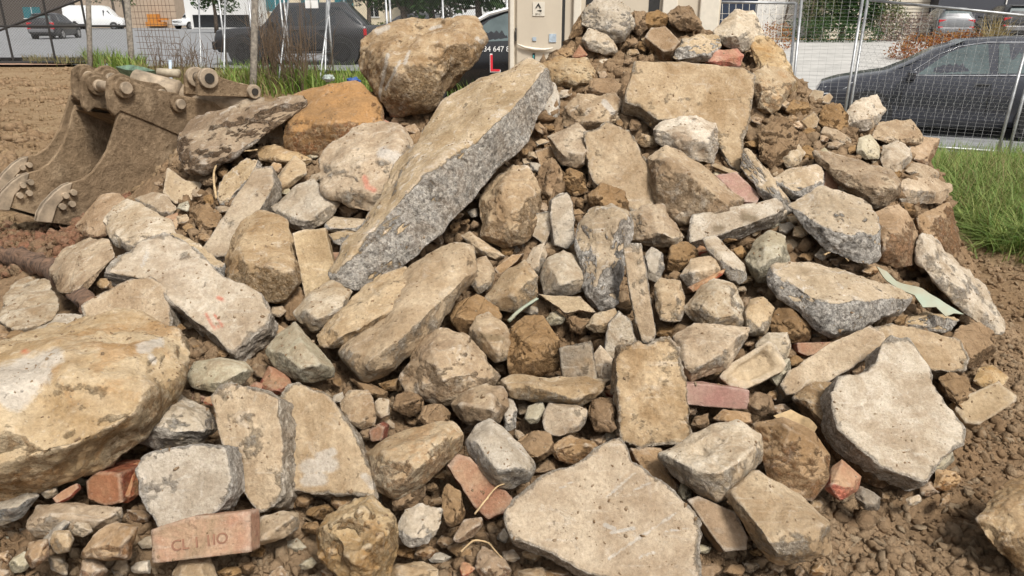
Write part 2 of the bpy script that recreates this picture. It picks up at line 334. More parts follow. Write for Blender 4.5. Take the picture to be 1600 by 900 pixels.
def hull_rock(name, cat, mat, label, outline, near='', dz=0, tilt=.55, rough=1., thick=None, p=30, group=None, chip=.15, hexp=None, dents='', facets=True, marks=''):
    """boulder or broken chunk: outline points on its far rim, 'near' points on the corners that stand towards the viewer"""
    o = parse(outline); OUTLINES.append(o[:, :2]); LABELS.append(label); c = o[:, :2].mean(0); Dc = DM(c[0], c[1])[0]*.35+DM(c[0], o[:, 1].max())[0]*.65-dz/100
    def dep(px, py): return Dc+tilt*(DM(px, py)-DM(c[0], c[1])[0])
    Do = dep(o[:, 0], o[:, 1])-(o[:, 2]/100 if o.shape[1] > 2 else 0); P = W(o[:, 0], o[:, 1], Do)
    area = .5*abs(np.dot(o[:, 0], np.roll(o[:, 1], 1))-np.dot(o[:, 1], np.roll(o[:, 0], 1)))*(Dc/F)**2
    size = math.sqrt(area); th = (thick/100 if thick else .6*size)
    pts = [P]
    if near:
        q = parse(near); pts.append(W(q[:, 0], q[:, 1], dep(q[:, 0], q[:, 1])-q[:, 2]/100))
    else:
        rs = np.random.RandomState(len(label)+int(c[0]*3+c[1])); k = rs.permutation(len(o))[:rs.randint(3, 6)]
        sh = c+(o[k, :2]-c)*rs.uniform(.3, .8, (len(k), 1)); b = .34*size*rs.uniform(.6, 1.25, len(sh))
        pts.append(W(sh[:, 0], sh[:, 1], dep(sh[:, 0], sh[:, 1])-b))
    sh = c+(o[:, :2]-c)*.72; pts.append(W(sh[:, 0], sh[:, 1], dep(sh[:, 0], sh[:, 1])+th))
    P = np.concatenate(pts)
    bm = bmesh.new(); [bm.verts.new(v) for v in P]; bm.verts.ensure_lookup_table()
    bmesh.ops.convex_hull(bm, input=bm.verts); cen = P.mean(0); pl = []
    fs = sorted(bm.faces, key=lambda f: -f.calc_area())
    for f in fs:
        nn = np.array(f.normal[:]); d = np.dot(nn, np.array(f.verts[0].co[:])-cen)
        if d < 0: nn, d = -nn, -d
        if d < 1e-4 or f.calc_area() < 1e-7: continue
        if any(np.dot(nn, a) > .993 and abs(d-b) < .02*size for a, b in pl): continue
        pl.append((nn, d))
    bm.free(); rs = np.random.RandomState(int(c[0]*7+c[1]*13) % 9999)
    for v in P:
        r = v-cen; L = np.linalg.norm(r)
        if rs.rand() < chip:
            nn = r/L+rs.normal(size=3)*.18; nn /= np.linalg.norm(nn); d = np.max((P-cen)@nn)*rs.uniform(.93, .985); pl.append((nn, d))
    for _k in range(7 if facets else 0):
        nn = rs.normal(size=3); nn[1] = -abs(nn[1])-.3; nn /= np.linalg.norm(nn); pl.append((nn, np.max((P-cen)@nn)*rs.uniform(.84, .95)))
    Nn = np.array([a for a, b in pl]); Dd = np.array([b for a, b in pl])
    U, Fc = ico(pick_sub(size)); C_ = np.cov((P-cen).T); w, E = np.linalg.eigh(C_); S = E@np.diag(np.sqrt(np.maximum(w, 1e-8)))@E.T
    dr = U@S; k = np.maximum(dr@Nn.T/Dd, 0); pp = p*3.2
    r = 1.055/((k**pp).sum(1))**(1/pp); V = cen+dr*r[:, None]
    return finish(name, cat, mat, label, V, Fc, size, rough, np.zeros(len(V)), group, hexp if hexp is not None else {'aggregate': .95, 'muddy': .95, 'grey': .6, 'pale': .45, 'dusty': .4}.get(mat, .6), dents, marks=marks)
def slab_rock(name, cat, mat, label, poly, n=(0, -.72, .7), t=8, dz=0, rough=.8, p=56, exposed_sides=1., group=None, ctr=None, marks='', frog=0):
    """slab, block or brick: the outline of its broad face, the way that face looks, its thickness in cm"""
    o = parse(poly); OUTLINES.append(o); LABELS.append(label); n = np.asarray(n, float); n /= np.linalg.norm(n)
    c = o.mean(0); Dc = DM(c[0], c[1])[0]*.35+DM(c[0], o[:, 1].max())[0]*.65-dz/100; p0 = W(c[0], c[1], Dc)
    P = np.array([PL(a, b, p0, n) for a, b in o])
    e1 = np.cross([0, 0, 1.], n); e1 /= np.linalg.norm(e1); e2 = np.cross(n, e1)
    q = np.stack([(P-p0)@e1, (P-p0)@e2], -1)
    if ctr: cc = PL(ctr[0], ctr[1], p0, n); c2 = np.array([(cc-p0)@e1, (cc-p0)@e2])
    else:
        x, y = q.T; x1, y1 = np.roll(q, -1, 0).T; cr = x*y1-x1*y; c2 = np.array([((x+x1)*cr).sum(), ((y+y1)*cr).sum()])/(3*cr.sum())
    q = q-c2; rj = np.random.RandomState(int(abs(c[0]*11+c[1]*3)) % 9973); size0 = math.sqrt(abs(.5*(q[:, 0]*np.roll(q[:, 1], -1)-q[:, 1]*np.roll(q[:, 0], -1)).sum())); q2 = []
    for i_ in range(len(q)):
        A_, B_ = q[i_], q[(i_+1) % len(q)]; Ls = np.linalg.norm(B_-A_); ns = max(1, int(Ls/(.16*size0))); q2.append(A_)
        for k_ in range(1, ns): q2.append(A_+(B_-A_)*(k_+rj.uniform(-.3, .3))/ns+np.array([B_[1]-A_[1], A_[0]-B_[0]])/Ls*rj.normal()*.011*size0*min(rough, 1.2))
    q = np.array(q2); x, y = q.T; x1, y1 = np.roll(q, -1, 0).T; size = math.sqrt(abs(.5*(x*y1-x1*y).sum())); h = t/200
    U, Fc = ico(pick_sub(size*1.1)); C2 = np.cov(q.T); w, E = np.linalg.eigh(C2); S2 = E@np.diag(np.sqrt(np.maximum(w, 1e-8)))@E.T
    d2 = U[:, :2]@S2; dz_ = U[:, 2]*h*1.2; L = np.linalg.norm(d2, axis=1)+1e-9; u = d2/L[:, None]
    # radial reach of the outline in direction u
    ex, ey = x1-x, y1-y; den = u[:, :1]*ey-u[:, 1:]*ex
    den = np.where(np.abs(den) < 1e-9, 1e-9, den); tt = (x*ey-y*ex)/den; ss = (x*u[:, 1:]-y*u[:, :1])/den
    Rr = np.where((ss >= -1e-4) & (ss <= 1+1e-4) & (tt > 0), tt, 0).max(1); Rr = np.maximum(Rr, .2*size)
    k1 = L/Rr; k2 = np.abs(dz_)/h; r = 1.035/(k1**p+k2**p)**(1/p)
    loc = np.stack([d2[:, 0]*r+c2[0], d2[:, 1]*r+c2[1], dz_*r-h], -1)
    if frog: loc[:, 2] -= .014*(dz_ > 0)*(k2*r > .9)*(1-sstep(frog-.06, frog+.06, k1*r))
    V = p0+loc[:, :1]*e1+loc[:, 1:2]*e2+loc[:, 2:]*n
    return finish(name, cat, mat, label, V, Fc, size, rough, exposed_sides*sstep(.85, 1.1, k1/np.maximum(k2, 1e-6)), group, flat=1, marks=marks)
H, S = hull_rock, slab_rock
# ------------------------------------------------------------------ ground and soil under the rubble
def grid_mesh(name, xs, ys, zf, mat, **k):
    X, Y = np.meshgrid(xs, ys); V = np.stack([X.ravel(), Y.ravel(), zf(X.ravel(), Y.ravel())], -1); nx, ny = len(xs), len(ys)
    i = np.arange(nx-1)[None]+nx*np.arange(ny-1)[:, None]; i = i.ravel(); Fc = np.stack([i, i+1, i+1+nx, i+nx], -1)
    return link(name, np_mesh(name, V, Fc, mat, attrs={'tone': np.zeros(len(V))}), None, (0, 0, 0), **k)
def axis(*seg):
    out = []
    for a, b, s in seg: out += list(np.arange(a, b, s))
    return np.array(out+[seg[-1][1]])
def bump_dirt(X, Y):
    q = np.stack([X, Y, X*0], -1)
    return .05*fbm(q/.9, 5)+.02*np.maximum(fbm(q/.34+5, 4), -.2)+.01*fbm(q/.1+9, 3, .65)
def gz(X, Y):
    far = sstep(9, 16, np.hypot(X, Y))
    return ground_z(X, Y)-.05+(1-far)*bump_dirt(X, Y)
grid_mesh('ground', axis((-400, -60, 40), (-60, -8, 1.2), (-8, 6, .07), (6, 60, 1.2), (60, 400, 40)),
          axis((-60, -4, 8), (-4, 1, .5), (1, 9, .07), (9, 14, .25), (14, 70, 1.2), (70, 600, 40)), gz, MATS['yard_dirt'], kind='structure')
_HX = np.arange(-3.4, 3.5, .045); _HY = np.arange(.95, 6.6, .045)
_X, _Y = np.meshgrid(_HX, _HY); _Z = heap_z(_X.ravel(), _Y.ravel()).reshape(_X.shape)
for _k in range(3): _Z[1:-1, 1:-1] = (_Z[1:-1, 1:-1]*2+_Z[:-2, 1:-1]+_Z[2:, 1:-1]+_Z[1:-1, :-2]+_Z[1:-1, 2:])/6
def HZ(X, Y):
    fx = np.clip((np.asarray(X)-_HX[0])/.045, 0, len(_HX)-1.001); fy = np.clip((np.asarray(Y)-_HY[0])/.045, 0, len(_HY)-1.001)
    i = fx.astype(int); j = fy.astype(int); a = fx-i; b = fy-j
    return (_Z[j, i]*(1-a)+_Z[j, i+1]*a)*(1-b)+(_Z[j+1, i]*(1-a)+_Z[j+1, i+1]*a)*b
def soil_z(X, Y):
    z = HZ(X, Y); q = np.stack([X, Y, z], -1)
    edge = np.minimum.reduce([sstep(-3.4, -3.0, X), 1-sstep(3.1, 3.45, X), 1-sstep(6.2, 6.55, Y)])
    return (z-.03+.03*sstep(.35, .8, z))*edge-.2*(1-edge)+.045*fbm(q/.30, 4)+.02*np.maximum(fbm(q/.13+4, 4), -.25)+.009*fbm(q/.055+8, 3, .6)
grid_mesh('soil_mound', np.arange(-3.4, 3.45, .014), axis((.95, 3.6, .013), (3.6, 6.55, .025)), soil_z, MATS['soil'], kind='structure')
def crumb_mesh(name, mat, C_, s, rs, tone):
    U, Fc = ico(1); n = len(C_); k = len(U)
    Q = np.linalg.qr(rs.normal(size=(n, 3, 3)))[0]; A = Q*rs.uniform(.35, 1.5, (n, 1, 3))
    B = U[None]*rs.uniform(.45, 1.35, (n, k, 1)); V = np.einsum('nkj,nij->nki', B, A)*s[:, None, None]+C_[:, None]
    Fs = (Fc[None]+(np.arange(n)*k)[:, None, None]).reshape(-1, 3); T = np.repeat(rs.rand(n)**3*tone, k)
    return np_mesh(name, V.reshape(-1, 3), Fs, mat, smooth=False, attrs={'tone': T})
def crumbs(name, mat, n, spots, smin, smax, label, seed, tone=.5, pw=3.0):
    rs = np.random.RandomState(seed); XY = spots(rs, n); n = len(XY); s = smin*(smax/smin)**(rs.rand(n)**pw)
    z = soil_z(XY[:, 0], XY[:, 1])
    if name in ('brick_rubble', 'dirt_crumbs'): z = np.maximum(z, gz(XY[:, 0], XY[:, 1]))
    return link(name, crumb_mesh(name, mat, np.stack([XY[:, 0], XY[:, 1], z+s*.25], -1), s, rs, tone), None, (0, 0, 0), label=label, kind='stuff')
def spots_px(x0, x1, y0, y1):
    def f(rs, n):
        px = rs.uniform(x0, x1, n); py = rs.uniform(y0, y1, n); P = W(px, py, DM(px, py)); return P[:, :2]
    return f
# ------------------------------------------------------------------ the rubble, piece by piece
CH, CS, BO, ST, CL = 'concrete_chunk', 'slab_fragment', 'boulder', 'stone', 'clay_clod'
# --- big landmarks
H(BO,'boulder','earthy','big rough brown boulder with white streaks beside the beige cabinet','565,62 585,45 640,34 690,22 745,26 757,58 746,95 712,130 688,155 660,180 612,184 588,165 572,125 560,95','655,60,22 640,120,26 600,100,18 700,70,20 690,120,16 640,160,12',rough=1.9,thick=40,dz=6,dents='660,30,7,14 715,125,5,9',marks='b:606,85,590,165,3 b:625,95,602,140,2.5 b:590,50,605,42,5 b:672,45,690,40,3 b:640,80,632,100,3 b:745,60,752,66,4')
H(BO,'boulder','orange','orange boulder with flat brown top behind the reddish mortar chunk','444,182 462,152 520,130 560,132 590,160 596,195 570,215 525,240 470,242 446,232','480,165,8 550,150,6 575,190,12 500,200,16 460,215,10 540,215,12',rough=1.1,thick=30)
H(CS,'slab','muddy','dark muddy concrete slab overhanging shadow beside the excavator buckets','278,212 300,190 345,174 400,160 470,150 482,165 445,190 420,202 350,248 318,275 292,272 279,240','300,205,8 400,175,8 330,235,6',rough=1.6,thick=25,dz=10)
H(CS,'slab','aggregate','long tilted grey concrete slab running up to the cabinet','662,196 695,156 822,97 853,108 856,140,-2 838,198,-3 800,250,-3 722,312,-3 645,402,-3 597,436,-2 560,444,-2 528,432 524,418 600,335 640,275','845,115,10 800,168,20 770,200,22 700,245,24 640,300,20 580,365,13 535,418,6',rough=1.2,thick=16,tilt=.7,dz=2,p=44,chip=.04,facets=False)
H(BO,'boulder','ochre','huge ochre boulder at the left edge with a pale bare patch','-90,600 0,558 25,538 75,500 135,500 200,493 240,508 275,515 298,552 290,585 268,612 246,615 215,692 172,728 100,738 50,757 0,778 -90,790','-60,640,14 30,590,18 130,530,12 230,560,14 200,640,20 110,690,18 0,730,14 100,610,24',rough=1.7,thick=40,dz=2,dents='40,600,5,9 180,700,4,7 250,590,3,6',marks='b:-10,590,85,556,16 b:-10,610,60,585,24 b:20,625,45,605,22 b:220,545,250,535,9 b:240,565,235,558,6 r:38,548,40,549,3')
S(CS,'slab','dusty','large pale slab with parallel grey scratches lying lowest in front','790,800 808,776 850,745 905,722 955,689 968,687 982,702 985,722 1003,735 1040,758 1085,800 1091,815 1090,862 1094,930 1000,935 960,905 905,888 860,862 805,842 795,825',(-.02,-.6,.8),8,dz=7,rough=.7,p=30,marks='g:952,872,1058,800,3.2 g:948,776,992,738,2.8 g:866,768,900,748,2.6 g:990,765,1016,754,2.6 b:945,820,960,826,4 b:955,832,990,825,3 b:1000,870,1020,863,3 b:1040,830,1075,826,2')
S(CS,'slab','dusty','flat square beige slab near the top of the heap','995,97 1060,97 1160,107 1178,118 1171,180 1160,215 1156,266 1133,252 1122,190 1080,185 1030,187 1003,166 980,160 981,143 990,118',(.02,-.78,.62),10,dz=2,rough=.5,p=34,exposed_sides=.6)
S(CS,'slab','pale','big pale notched slab resting on the dark slab at right','1300,612 1315,590 1342,585 1368,572 1375,540 1392,528 1420,532 1438,550 1450,572 1457,600 1480,635 1508,670 1505,690 1485,705 1470,715 1450,748 1440,752 1420,742 1380,728 1345,700 1310,668',(.02,-.64,.76),10,dz=15,rough=.8,p=50)
S(CS,'slab','pale','broad whitish slab with red crayon marks behind the ochre boulder','165,428 182,402 228,372 262,364 292,378 325,412 352,432 405,455 422,488 418,505 362,548 350,538 300,500 265,470 245,440 205,432',(.05,-.55,.83),10,dz=4,rough=.9,p=24,marks='r:322,490,333,512,2 r:333,512,346,509,2 r:335,492,346,506,2 r:341,465,347,468,3 b:230,395,222,415,4')
H(CH,'chunk','aggregate','crumbling grey end of broken concrete above the whitish slab','262,362 290,370 315,385 348,412 350,430 330,428 300,405 270,380','',dz=-3,rough=1.6)
H(BO,'boulder','pale','rounded whitish boulder next to the bucket side','162,348 178,322 200,311 225,322 265,345 276,372 245,388 200,396 172,378','',rough=.9)
# --- upper left group
H(CH,'chunk','brown','flat-faced brown stone leaning on the bucket lip','120,352 140,325 160,304 188,302 198,320 172,345 165,372 132,370','',rough=.6)
H(BO,'boulder','earthy','tan boulder beside the twisted root','74,425 100,390 140,373 172,376 177,402 152,432 130,462 98,462','',rough=.8)
H(ST,'stone','pale','pale pitted stone at the left edge by the root','-5,502 12,452 42,434 75,440 92,482 80,500 40,518 5,512','',rough=1.2)
S(CS,'slab','dusty','thin brown slab wedged behind the ochre boulder','128,478 165,455 205,438 235,434 258,450 266,495 268,540 250,560 190,540 140,520',(0,-.75,.66),9,dz=-1,rough=.6)
H(ST,'stone','grey','grey rim stone poking out left of the ochre boulder','38,530 60,505 100,490 128,492 128,515 80,530','',dz=-3)
S(CH,'kerb stone','dusty','long narrow kerb stone lying uphill behind the tan round boulder','316,388 345,345 398,264 424,262 428,288 395,345 352,398 330,400',(-.1,-.6,.8),11,rough=.5,dz=2)
S(CH,'kerb stone','aggregate','thin grey strip of concrete beside the narrow kerb stone','338,300 352,272 385,248 402,250 398,265 352,320 342,318',(-.2,-.6,.75),7,rough=1)
H(BO,'boulder','earthy','large round tan boulder next to the upright dark brick','352,402 378,348 408,331 448,345 464,395 468,445 445,474 395,472 358,442','',rough=1,dz=2)
S('brick','brick','dustbrick','upright dark stained brick leaning beside the round tan boulder','458,366 474,360 508,358 528,440 520,455 478,466 470,430',(.1,-.9,.45),7,rough=.4,exposed_sides=.4,dz=6)
H(CH,'chunk','pale','ragged pale slab fragment above the upright dark brick','420,326 450,302 488,278 505,296 536,311 522,332 488,360 455,358','430,332,5 490,292,3 520,315,5 482,345,6',rough=1.1,thick=8,dz=5)
H(CH,'chunk','dusty','narrow tilted beige fragment above the ragged pale slab','405,312 440,268 460,243 478,256 479,275 442,300 415,317','',rough=.7)
H(CH,'chunk','dusty','big mortar chunk with a red smear left of the long slab','500,248 520,225 555,198 602,188 637,206 650,238 648,280 622,305 606,326 580,336 545,312 510,302 499,272','560,225,6 562,260,12 620,285,8 575,310,8 520,260,6 625,235,8',rough=1.4,dz=12,marks='r:570,278,574,292,4 r:575,292,584,297,4 r:635,260,637,262,3 b:600,240,625,250,12')
H(CH,'chunk','pinkbrick','flat pinkish fragment lying on the mortar chunk','553,212 575,192 600,187 636,205 633,222 610,212 575,222','',dz=4,rough=.5,thick=6)
H(CH,'chunk','aggregate','ribbed grey block end under the ragged pale slab','503,342 520,338 570,343 572,355 560,364 508,360','',dz=3,rough=.6)
H(CH,'chunk','aggregate','lower ribbed grey block end under the ragged pale slab','512,366 540,360 570,366 568,386 545,388 518,378','',dz=3,rough=.6)
H(CH,'chunk','earthy','yellow-brown flat stone under the orange boulder','400,232 430,226 470,240 492,252 470,262 430,255 405,250','',rough=.8)
S('brick','brick','brown','brown brick end showing under the orange boulder','395,205 440,196 447,212 442,232 402,225',(0,-.9,.4),8,rough=.4)
H(CL,'clod','clay','brown clod squeezed between mortar chunk and long slab','632,215 655,205 675,225 668,250 650,262 640,240','',rough=1.6)
H(CL,'clod','clay','dark clod under the fallen root near the bucket','300,330 325,318 345,335 340,358 312,362','',rough=1.4)
S(CH,'chunk','dustbrick','dull slanting flagstone in front of the bucket side','262,262 290,282 318,285 300,312 275,318 255,300',(.3,-.6,.75),5,rough=.4)
H(CH,'chunk','dusty','tan block half buried below the bucket side','210,310 240,300 258,304 275,325 268,340 230,335','',rough=.6)
H(ST,'stone','redbrick','small red brick bit by the rounded whitish boulder','255,340 278,332 278,345 262,347','',rough=.5)
# --- crest
H(BO,'boulder','grey','grey-white boulder crowning the heap in front of the cabinet','908,22 933,0 962,-3 985,12 991,36 980,62 955,64 932,50 910,42','',rough=1.4,dz=8)
H(CL,'clod','clay','dark brown slab of clay leaning left of the crowning boulder','887,62 897,38 918,8 936,0 925,30 908,55','',rough=.8,dz=2)
H(ST,'stone','pale','pale stone under the crowning boulder','909,62 920,45 946,52 960,65 966,82 945,86 915,76','',rough=1,dz=8)
S('brick','brick','brown','brown brick tilted on the top soil','1008,58 1018,43 1040,42 1063,65 1050,78 1036,80',(-.15,-.6,.78),8,rough=.4,dz=12,exposed_sides=.4)
H(CL,'clod','clay','dark crumbly clod at the very top','1043,22 1060,8 1082,14 1092,30 1099,46 1075,50 1050,44','',rough=2.2,dz=3)
H(CL,'clod','clay','brown clod between the crowning boulder and the tilted brown brick','1000,40 1010,20 1030,14 1046,28 1040,44 1015,48','',rough=2,dz=2)
H(CL,'clod','clay','tan clod at the top just right of the crowning boulder','985,45 990,15 1008,20 1012,42 1000,58','',rough=1.8)
H(CH,'chunk','aggregate','grey rock with yellow blotch right of the tilted brown brick','1050,90 1066,62 1100,52 1122,58 1126,72 1110,92 1085,99 1060,99','',rough=1.5,dz=8)
H(ST,'stone','pale','large pale peaked stone at the right end of the crest','1115,50 1130,30 1147,15 1156,24 1176,18 1188,40 1194,56 1180,72 1160,80 1135,74','1148,35,8 1175,40,8 1150,60,10',rough=1,dz=8)
H(ST,'stone','pinkbrick','pinkish grey stone above the flat square slab','1098,96 1118,80 1150,77 1162,86 1156,104 1120,104','',dz=8)
H(BO,'boulder','ochre','tall brown boulder at the right shoulder of the crest','1172,64 1200,58 1226,84 1246,130 1242,152 1212,152 1186,120','',rough=1.3)
H(BO,'boulder','ochre','yellowish boulder right of the flat square slab','1177,114 1195,104 1225,108 1241,126 1230,152 1206,180 1184,172 1176,140','',rough=1,dz=4)
H(ST,'stone','ochre','ochre lump with red spots left of the flat square slab','842,102 868,89 915,90 931,110 922,132 895,140 858,132','',rough=1.5,dz=4)
H(ST,'stone','redbrick','dull red shard below the crowning boulder','893,90 906,70 919,87 910,92','',dz=6,rough=.4)
H(CL,'clod','clay','brown clod left of the dull red shard','862,90 876,75 896,74 900,88 880,95','',rough=1.8,dz=2)
H(CL,'clod','clay','rough brown clod above the grey-patched rock','909,142 925,125 955,122 974,136 972,154 930,152','',rough=1.8,dz=4)
H(CH,'chunk','earthy','brown rock with blue-grey patch above the pale wedge','875,178 904,147 932,150 960,147 971,166 966,186 945,202 908,205 880,197','',rough=1.2,dz=4,marks='b:945,160,958,175,6')
H(CH,'chunk','grey','grey-white chunk behind the upper end of the long slab','850,132 866,127 874,150 875,192 852,195 846,160','',rough=1,dz=-4)
H(CH,'chunk','dusty','pale wedge with a broken front below the grey-patched rock','857,214 895,196 903,193 936,222 928,240 906,264 875,256','862,217,3 900,203,0 930,225,4 910,240,8 878,238,8',rough=.8,thick=10,dz=6)
S(CS,'slab','dusty','beige slab leaning in the middle of the upper heap','914,208 950,192 984,205 1002,240 1034,285 1031,312 1010,334 985,326 945,300 920,270',(-.12,-.72,.68),9,rough=.9,dz=3)
H(CH,'chunk','pale','whitish rough block at the foot of the flat square slab','1021,202 1036,186 1080,182 1118,193 1121,225 1115,254 1085,253 1050,232 1024,222','1030,205,5 1075,205,9 1112,208,6 1100,235,8',rough=1.2,dz=8)
H(CS,'slab','earthy','slab with a dark underside tilted over a hollow','1013,250 1044,228 1066,236 1162,312 1158,320 1095,342 1050,352 1028,330','1030,252,10 1052,256,13 1148,326,11 1040,300,0 1090,335,-4',rough=1.2,thick=16,dz=4,tilt=.4)
S('brick','brick','pinkbrick','smooth pink brick beside the slab with dark underside','1119,274 1150,269 1188,305 1182,316 1160,314',(.1,-.65,.75),6,rough=.3,exposed_sides=.3,dz=5)
S('roof_tile','tile','dustbrick','thin broken tile lying above the smooth pink brick','1110,258 1118,255 1156,270 1153,276',(0,-.7,.7),2,rough=.3,dz=8)
H(CS,'slab','aggregate','long grey slab edge between smooth pink brick and the pale chunk','1156,262 1164,234 1180,242 1242,322 1232,338 1195,312','',rough=1.2,thick=14)
H(CL,'clod','clay','big round dark clod right of the flat square slab','1182,212 1200,190 1226,185 1249,206 1251,226 1226,252 1205,263 1187,246','',rough=2,dz=4)
H(ST,'stone','pale','small white stone below the big round dark clod','1220,250 1230,232 1248,226 1258,240 1248,258 1230,262','',dz=6)
H(CH,'chunk','aggregate','grey and beige chunk left of the small upright red brick','1207,278 1232,263 1268,268 1285,257 1286,292 1265,312 1240,310 1214,294','',dz=5)
S('brick','brick','redbrick','small upright red brick in the right part of the heap','1291,268 1310,266 1312,300 1296,298 1288,290',(.2,-.9,.3),8,rough=.3,dz=4,exposed_sides=.7)
H(ST,'stone','greenish','small round grey stone right of the small upright red brick','1310,292 1316,282 1332,281 1340,292 1330,303 1315,302','',dz=4,rough=.5)
H(ST,'stone','grey','pebble tucked under the long brown-grey slab','1332,305 1345,300 1358,310 1350,320 1338,318','',dz=3)
H(CS,'slab','earthy','long brown-grey slab on the right flank','1274,238 1320,243 1390,264 1407,285 1402,318 1368,327 1330,302 1298,280','1300,258,6 1350,275,10 1398,290,8 1380,312,6',rough=1.2,dz=4)
H(CS,'slab','aggregate','broad slab with dusty top and broken grey front on the right flank','1234,322 1285,290 1330,306 1360,320 1379,364 1374,412 1345,411 1285,387 1266,352','1282,345,8 1330,362,12 1374,366,8',rough=1.3,dz=5,thick=10)
H(BO,'boulder','brown','smooth brown boulder right of the broken grey front slab','1364,332 1405,320 1426,345 1437,372 1426,412 1400,421 1374,406 1374,360','1392,345,8 1400,360,14 1420,385,8 1385,390,8',rough=.5,dz=4)
H(CH,'chunk','brown','dark brown block behind the smooth brown boulder','1427,342 1465,330 1482,316 1492,345 1500,375 1497,404 1465,392 1440,372','',rough=.5,dz=-2)
H(CS,'slab','dusty','thin flat stone jutting out at the right above the brown blocks','1402,282 1430,277 1460,278 1491,290 1482,304 1472,319 1408,317','1415,295,6 1465,300,6',rough=1,dz=4)
H(ST,'stone','dusty','flat oval stone near the right edge of the heap','1414,268 1428,253 1452,260 1469,272 1462,282 1440,282','',dz=4)
H(ST,'stone','pale','grey-white stone between the oval flat stone and the greenish stone','1376,250 1380,228 1402,220 1422,232 1426,246 1405,273 1382,264','',dz=4,rough=1.1)
H(ST,'stone','greenish','smooth greenish stone above the long brown-grey slab','1338,240 1342,216 1360,210 1374,228 1376,248 1355,252','',dz=4,rough=.5)
H(CH,'chunk','earthy','square brown block with whitish corner against the dark car','1362,215 1374,192 1424,187 1442,212 1440,226 1400,228','1380,205,4 1420,200,5 1420,220,6',dz=2,rough=.9)
H(CH,'chunk','brown','dull brown stone behind the grey-white stone at right','1420,228 1440,214 1468,217 1462,238 1450,260 1428,250','',rough=.6,dz=-3)
H(CH,'chunk','pale','tall pale rock against the front wheel of the dark car','1316,182 1338,158 1370,148 1383,172 1366,198 1342,208 1322,196','',rough=1.1,dz=3)
H(CL,'clod','clay','crumbly clod left of the tall pale rock','1278,190 1285,165 1312,162 1326,182 1318,208 1292,206','',rough=2.2,dz=4)
S('brick','brick','dusty','pale brick piece standing left of the crumbly clod','1248,192 1272,174 1280,186 1276,198 1260,204',(-.2,-.8,.5),7,rough=.4,dz=4)
S('brick','brick','dustbrick','half brick on the skyline by the front bumper of the dark car','1264,150 1272,140 1287,143 1286,152 1276,158',(-.1,-.7,.6),6,rough=.4,dz=2)
S('brick','brick','dusty','pale half brick beside the skyline half brick','1284,152 1296,145 1302,152 1296,162 1284,160',(.1,-.8,.5),6,rough=.4,dz=2)
H(ST,'stone','dusty','long tan stone below the crumbly clod','1283,208 1288,198 1312,203 1332,220 1325,226 1300,220','',dz=5,rough=.6)
H(CL,'clod','clay','small dark clod at the foot of the tall brown boulder','1222,172 1240,155 1262,160 1268,176 1245,186','',rough=2)
# --- upper middle
H(BO,'boulder','earthy','rust-spotted boulder under the middle of the long slab','750,302 774,275 800,258 822,262 846,300 839,342 826,376 790,387 754,376','785,295,10 820,310,10 800,355,12 770,340,8',rough=1.1,dz=2)
S(ST,'stone','pale','upright pale stone post in the centre of the heap','862,312 872,305 886,303 896,320 898,375 886,388 866,382 860,345',(.1,-.93,.35),8,rough=.8,dz=8)
S(CH,'chunk','grey','thin dark flagstone leaning on the pale stone post','830,366 836,334 864,329 862,355 851,382',(-.2,-.9,.4),4,rough=.5,dz=5)
H(CH,'chunk','aggregate','tall dust-covered chunk with grey side in the heap centre','902,358 918,326 955,320 982,336 986,356 973,382 976,420 966,470 946,490 925,489 914,462 922,432 902,402','930,345,6 965,350,8 950,400,8 935,460,8',rough=1.3,dz=4)
H(CH,'chunk','dusty','hollowed beige chunk right of the tall dusty chunk','980,338 1005,322 1035,320 1050,350 1068,370 1056,386 1020,386 984,376','1000,340,6 1035,335,5 1040,370,9 1000,370,6',rough=1.3,dz=4)
S(ST,'stone','dusty','slim upright stone post right of the tall dusty chunk','974,388 985,381 1003,382 1012,440 1026,518 1018,536 1002,533 986,470',(-.15,-.9,.42),7,rough=.7,dz=12)
H(ST,'stone','grey','grey stone behind the slim stone post','1006,400 1018,387 1034,395 1039,420 1028,442 1012,436','',dz=6)
H(CH,'chunk','dusty','square block end beside the slim stone post','1022,446 1032,435 1062,438 1069,465 1064,500 1032,505 1024,480','',dz=8,rough=.9)
S(CS,'slab','pale','long pale slab with two dark spots on the right centre','1083,336 1130,326 1212,310 1226,322 1212,334 1165,352 1120,368 1079,379 1078,355',(-.12,-.62,.78),9,rough=.6,dz=10,marks='s:1163,340,1178,342,7 s:1118,358,1126,357,6')
H(CH,'chunk','grey','grey wedge pointing up below the long spotted slab','1099,374 1118,369 1162,412 1168,436 1154,447 1138,436 1106,392','',dz=6,rough=.6)
H(BO,'boulder','greenish','mottled grey-green boulder below the long spotted slab','1164,408 1180,376 1205,361 1228,370 1233,410 1212,442 1180,442','1195,385,8 1215,400,10 1190,425,8',rough=1,dz=3)
H(CH,'chunk','dusty','beige block left of the grey wedge','1062,432 1080,406 1118,399 1125,420 1116,442 1076,452','1080,425,6 1115,418,6',dz=6,rough=.7)
H(CL,'clod','clay','dark clod above the beige block','1040,405 1050,382 1075,376 1092,392 1085,408 1058,428 1042,424','',rough=2)
H(ST,'stone','redbrick','curved red tile shard beside the grey wedge','1072,452 1100,436 1132,420 1130,428 1108,446 1080,458','',dz=9,rough=.4,thick=2)
H(ST,'stone','pale','faceted pale stone at the very centre','844,432 852,406 880,391 901,401 921,432 915,456 882,463 851,461','862,420,6 890,415,8 905,435,7 880,440,9',rough=.6,dz=8)
H(ST,'stone','dusty','narrow stone left of the faceted pale stone','822,408 832,388 850,380 855,398 842,432 828,432','',dz=5,rough=.6)
